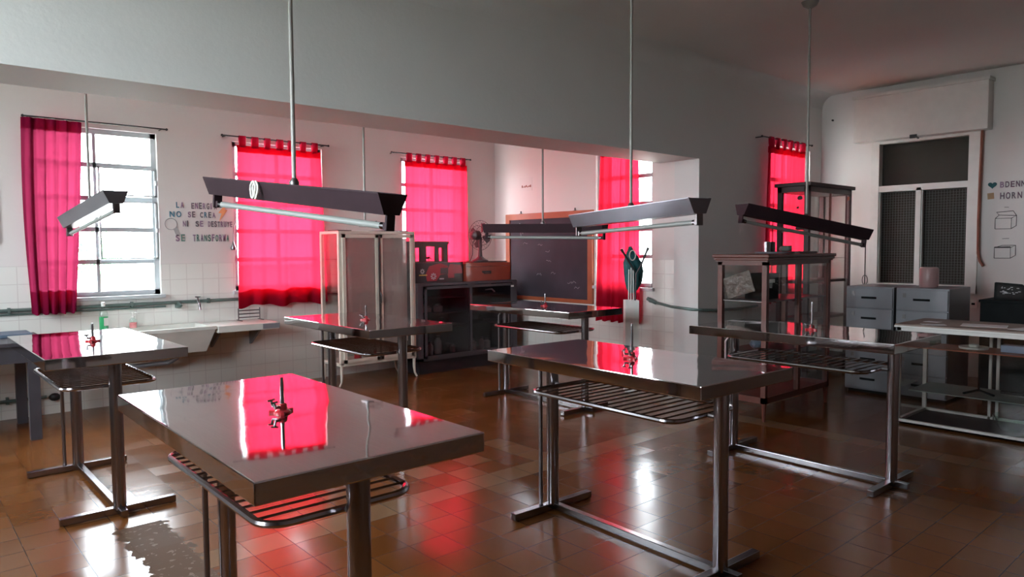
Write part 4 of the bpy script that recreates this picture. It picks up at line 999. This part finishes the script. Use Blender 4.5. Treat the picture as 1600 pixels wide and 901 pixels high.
# ------------------------------------------------------------------ white glass counter
def counter():
    x0, y1, D, Ln, zt = 6.12, 2.235, .62, 1.75, .812
    y0 = y1-Ln
    t = thing('glass_counter', 'white framed glass counter cut by the right picture edge, papers on top', 'counter', (x0, y0, 0))
    s = .028; b = MB()
    for a in (0, D-s):
        for c in (0, Ln-s): b.box(a, c, 0, a+s, c+s, zt-.025)
    for z in (.012, zt-.055):
        b.box(0, 0, z, s, Ln, z+.03); b.box(D-s, 0, z, D, Ln, z+.03); b.box(0, 0, z, D, s, z+.03); b.box(0, Ln-s, z, D, Ln, z+.03)
    for c in (Ln*.33, Ln*.36, Ln*.68, Ln*.71): b.box(D-s, c, 0, D-.006, c+.02, zt-.03)
    b.build('frame', 'white', t)
    MB().box(-.015, -.015, zt-.025, D+.015, Ln+.015, zt, bev=.004).build('counter_top', mat('worn_counter_top', (0.24, 0.17, 0.14), .5, 0, .15, scale=3), t)
    MB().box(-.018, -.018, zt-.027, D+.018, Ln+.018, zt-.012, bev=.003).build('edge_trim', 'white', t)
    MB().box(.008, s, .04, .012, Ln-s, zt-.055).build('front_pane', 'cabglass', t); MB().box(s, Ln-.012, .04, D-s, Ln-.008, zt-.055).build('side_pane', 'cabglass', t)
    MB().box(.0, 0, .012, D, Ln, .022).build('bottom_board', 'darkpanel', t)
    MB().box(.10, .03, .265, D-.04, Ln-.06, .272).build('lower_shelf', 'lgreen', t); MB().box(.22, .03, .60, D-.03, Ln-.03, .608).build('upper_shelf', 'boardwood', t)
    G = (x0, y0)
    rnd = random.Random(2)
    for i, (dx, dy, w, l, a, lb) in enumerate(((.10, 1.52, .10, .17, .5, 'white paper near the left corner of the glass counter top'), (.33, 1.60, .08, .11, -.2, 'small white paper at the back left of the counter top'), (.28, 1.22, .21, .30, .2, 'white sheet in the middle left of the counter top'), (.20, .86, .21, .30, -.3, 'white sheet in the middle right of the counter top'), (.38, .62, .21, .30, .6, 'white sheet at the right picture edge of the counter top'))):
        o = MB().box(-w/2, -l/2, 0, w/2, l/2, .002).build('paper_sheet', 'paper', None, loc=(x0+dx, y0+dy, zt+.0005+.0022*0)); o.rotation_euler = (0, 0, a); tag(o, lb, 'paper')
    o = tag(MB().lathe([(.05, 0), (.10, .004), (.105, .022), (.10, .022), (.05, .008)], 26).build('glass_dish', 'label', None, loc=(x0+.40, y0+1.32, .608), smooth=True), 'shallow pale dish on the upper shelf of the glass counter', 'dish')
    MB().lathe([(.02, .009), (.035, .019), (.035, .039), (.01, .044)], 16).build('lid', 'label', o, smooth=True)
    tag(MB().box(-.05, -.09, 0, .05, .09, .055, bev=.003).build('pale_blue_box', mat('pale_blue_card', (.35, .42, .58), .6), None, loc=(x0+.42, y0+1.04, .608)), 'pale blue box on the upper shelf of the glass counter', 'box')
    for i in range(5):
        tag(MB().lathe([(.028, 0), (.032, .05), (.030, .052), (.026, .006)], 14).build('glass_beaker', 'clear', None, loc=(x0+.34+.07*(i % 2), y0+.86-.12*i, .608), smooth=True), ['beaker next to the pale blue box', 'second beaker right of the pale blue box', 'third beaker right of the pale blue box', 'fourth beaker right of the pale blue box', 'fifth beaker right of the pale blue box'][i]+' in the glass counter', 'beaker', 'glass beakers in the counter')
    st = thing('ring_stand', 'black tripod stand with upright rod on the lower shelf of the glass counter', 'lab stand', (x0+.30, y0+1.25, .272))
    for a in (.3, 2.4, 4.4): MB().tube([(0, 0, .03), (.12*math.cos(a), .12*math.sin(a), .006)], .009, 8).build('foot', 'black', st, smooth=True)
    MB().tube([(0, 0, .02), (0, 0, .31)], .006, 8).build('rod', 'black', st, smooth=True)
    tag(MB().box(-.02, -.12, 0, .02, .12, .02).build('black_bar', 'black', None, loc=(x0+.45, y0+1.02, .272)), 'black bar lying on the lower shelf of the glass counter', 'bar')
    tag(MB().lathe([(.07, 0), (.12, .07), (.125, .12), (.118, .12), (.07, .01)], 24).build('glass_bowl', 'clear', None, loc=(x0+.28, y0+1.02, .022), smooth=True), 'large clear bowl at the bottom of the glass counter', 'bowl')
    tag(MB().box(-.12, -.22, 0, .12, .22, .05, bev=.01).build('blue_bundle', mat('dull_blue', (.10, .13, .18), .7), None, loc=(x0+.26, y0+.62, .022)), 'dull blue bundle at the bottom of the glass counter near the picture edge', 'bundle')
    tag(MB().lathe([(.04, 0), (.042, .01), (.042, .13), (.02, .15), (.02, .17)], 16).build('white_bottle', 'label', None, loc=(x0+.26, y0+.92-.18, .272), smooth=True), 'whitish bottle on the lower shelf of the glass counter', 'bottle')
counter()
# black cabinet with black bag behind the counter
t = thing('black_cabinet', 'black low cabinet behind the glass counter, at the right picture edge', 'cabinet', (7.55, 1.12, 0))
MB().box(0, 0, .05, .45, .93, .915, bev=.004).build('body', 'black', t); MB().box(-.012, -.01, .915, .46, .94, .94, bev=.003).build('lid', 'black', t); MB().box(.03, .03, 0, .42, .90, .05).build('plinth', 'black', t)
MB().box(-.01, .47, .08, 0, .474, .88).build('door_gap_shade', 'darkpanel', t)  # solid dark strip standing in for the shaded gap between the doors
t = thing('picture_frame', 'black framed glossy picture leaning on the black cabinet', 'picture', (7.70, 1.86, .94), math.radians(8))
m_ = Matrix.Rotation(math.radians(12), 4, 'Y')
MB().prism([(-.12, 0), (.12, 0), (.12, .155), (.11, .16), (-.09, .145), (-.12, .12)], 'x', 0, .02, m_).build('frame', 'black', t)
MB().prism([(-.10, .018), (.10, .018), (.10, .142), (-.075, .128), (-.10, .105)], 'x', -.002, 0, m_).build('print', 'blackgloss', t)
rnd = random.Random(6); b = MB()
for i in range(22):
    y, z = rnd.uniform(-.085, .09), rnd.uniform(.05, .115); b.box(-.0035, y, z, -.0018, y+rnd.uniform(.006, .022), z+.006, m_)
b.build('print_flecks', 'chalk', t)  # small pale flecks scattered across the print
# loose hose along the end wall
t = thing('grey_hose', 'dark green hose sagging along the wall from the end window to the low display case', 'hose', (XE-.03, 4.80, .90))
pts = [(0, 0, -.02), (.0, -.02, -.04), (.0, -.30, -.085), (0, -.56, -.10), (.06, -.63, -.105), (.30, -.66, -.12), (.7, -.66, -.13), (1.1, -.66, -.12)]
MB().tube(pts, .015, 8).build('hose', 'pipe', t, smooth=True); MB().tube([(0, .01, -.016), (0, -.10, -.056)], .021, 8).build('nozzle', 'pipe', t, smooth=True)
tag(MB().tube([(0, 0, 0), (-.02, 0, .0)], .012, 8).build('wall_peg', 'iron', None, loc=(XR-.001, 4.05, 2.99)), 'small dark peg on the right wall near the ceiling corner', 'peg')
# small tassel hanging beside the second window
t = thing('window_cord', 'dark cord with tassel hanging at the left edge of the window beside the lettering', 'cord', (2.715, YW-.02, 1.50))
MB().tube([(0, 0, .02), (.005, 0, .16), (.03, 0, .24)], .004, 6).build('cord', 'darksteel', t, smooth=True)
MB().lathe([(.022, -.06), (.028, -.04), (.012, .0), (.006, .03)], 10).build('tassel', 'darksteel', t, smooth=True)

# ------------------------------------------------------------------ tree outside
t = thing('garden_tree', 'green tree seen outside through the leftmost window', 'tree', (2.95, 14.6, -.45))
MB().tube([(0, 0, 0), (.03, 0, .8), (0, .02, 1.5)], [.09, .06, .03], 8).build('trunk', 'bark', t, smooth=True)
rnd = random.Random(12); b = MB()
for i in range(900):
    d = Vector((rnd.gauss(0, 1), rnd.gauss(0, 1), rnd.gauss(0, 1))).normalized()*(rnd.random()**.4)
    c = Vector((d.x*.42, d.y*.42, 1.80+d.z*.50)); a = Vector((rnd.gauss(0, 1), rnd.gauss(0, 1), rnd.gauss(0, 1))).normalized()*.045; e = a.orthogonal().normalized()*.022
    b.b.faces.new([b.b.verts.new(c-a), b.b.verts.new(c+e), b.b.verts.new(c+a), b.b.verts.new(c-e)])
b.build('crown', 'leaf', t)
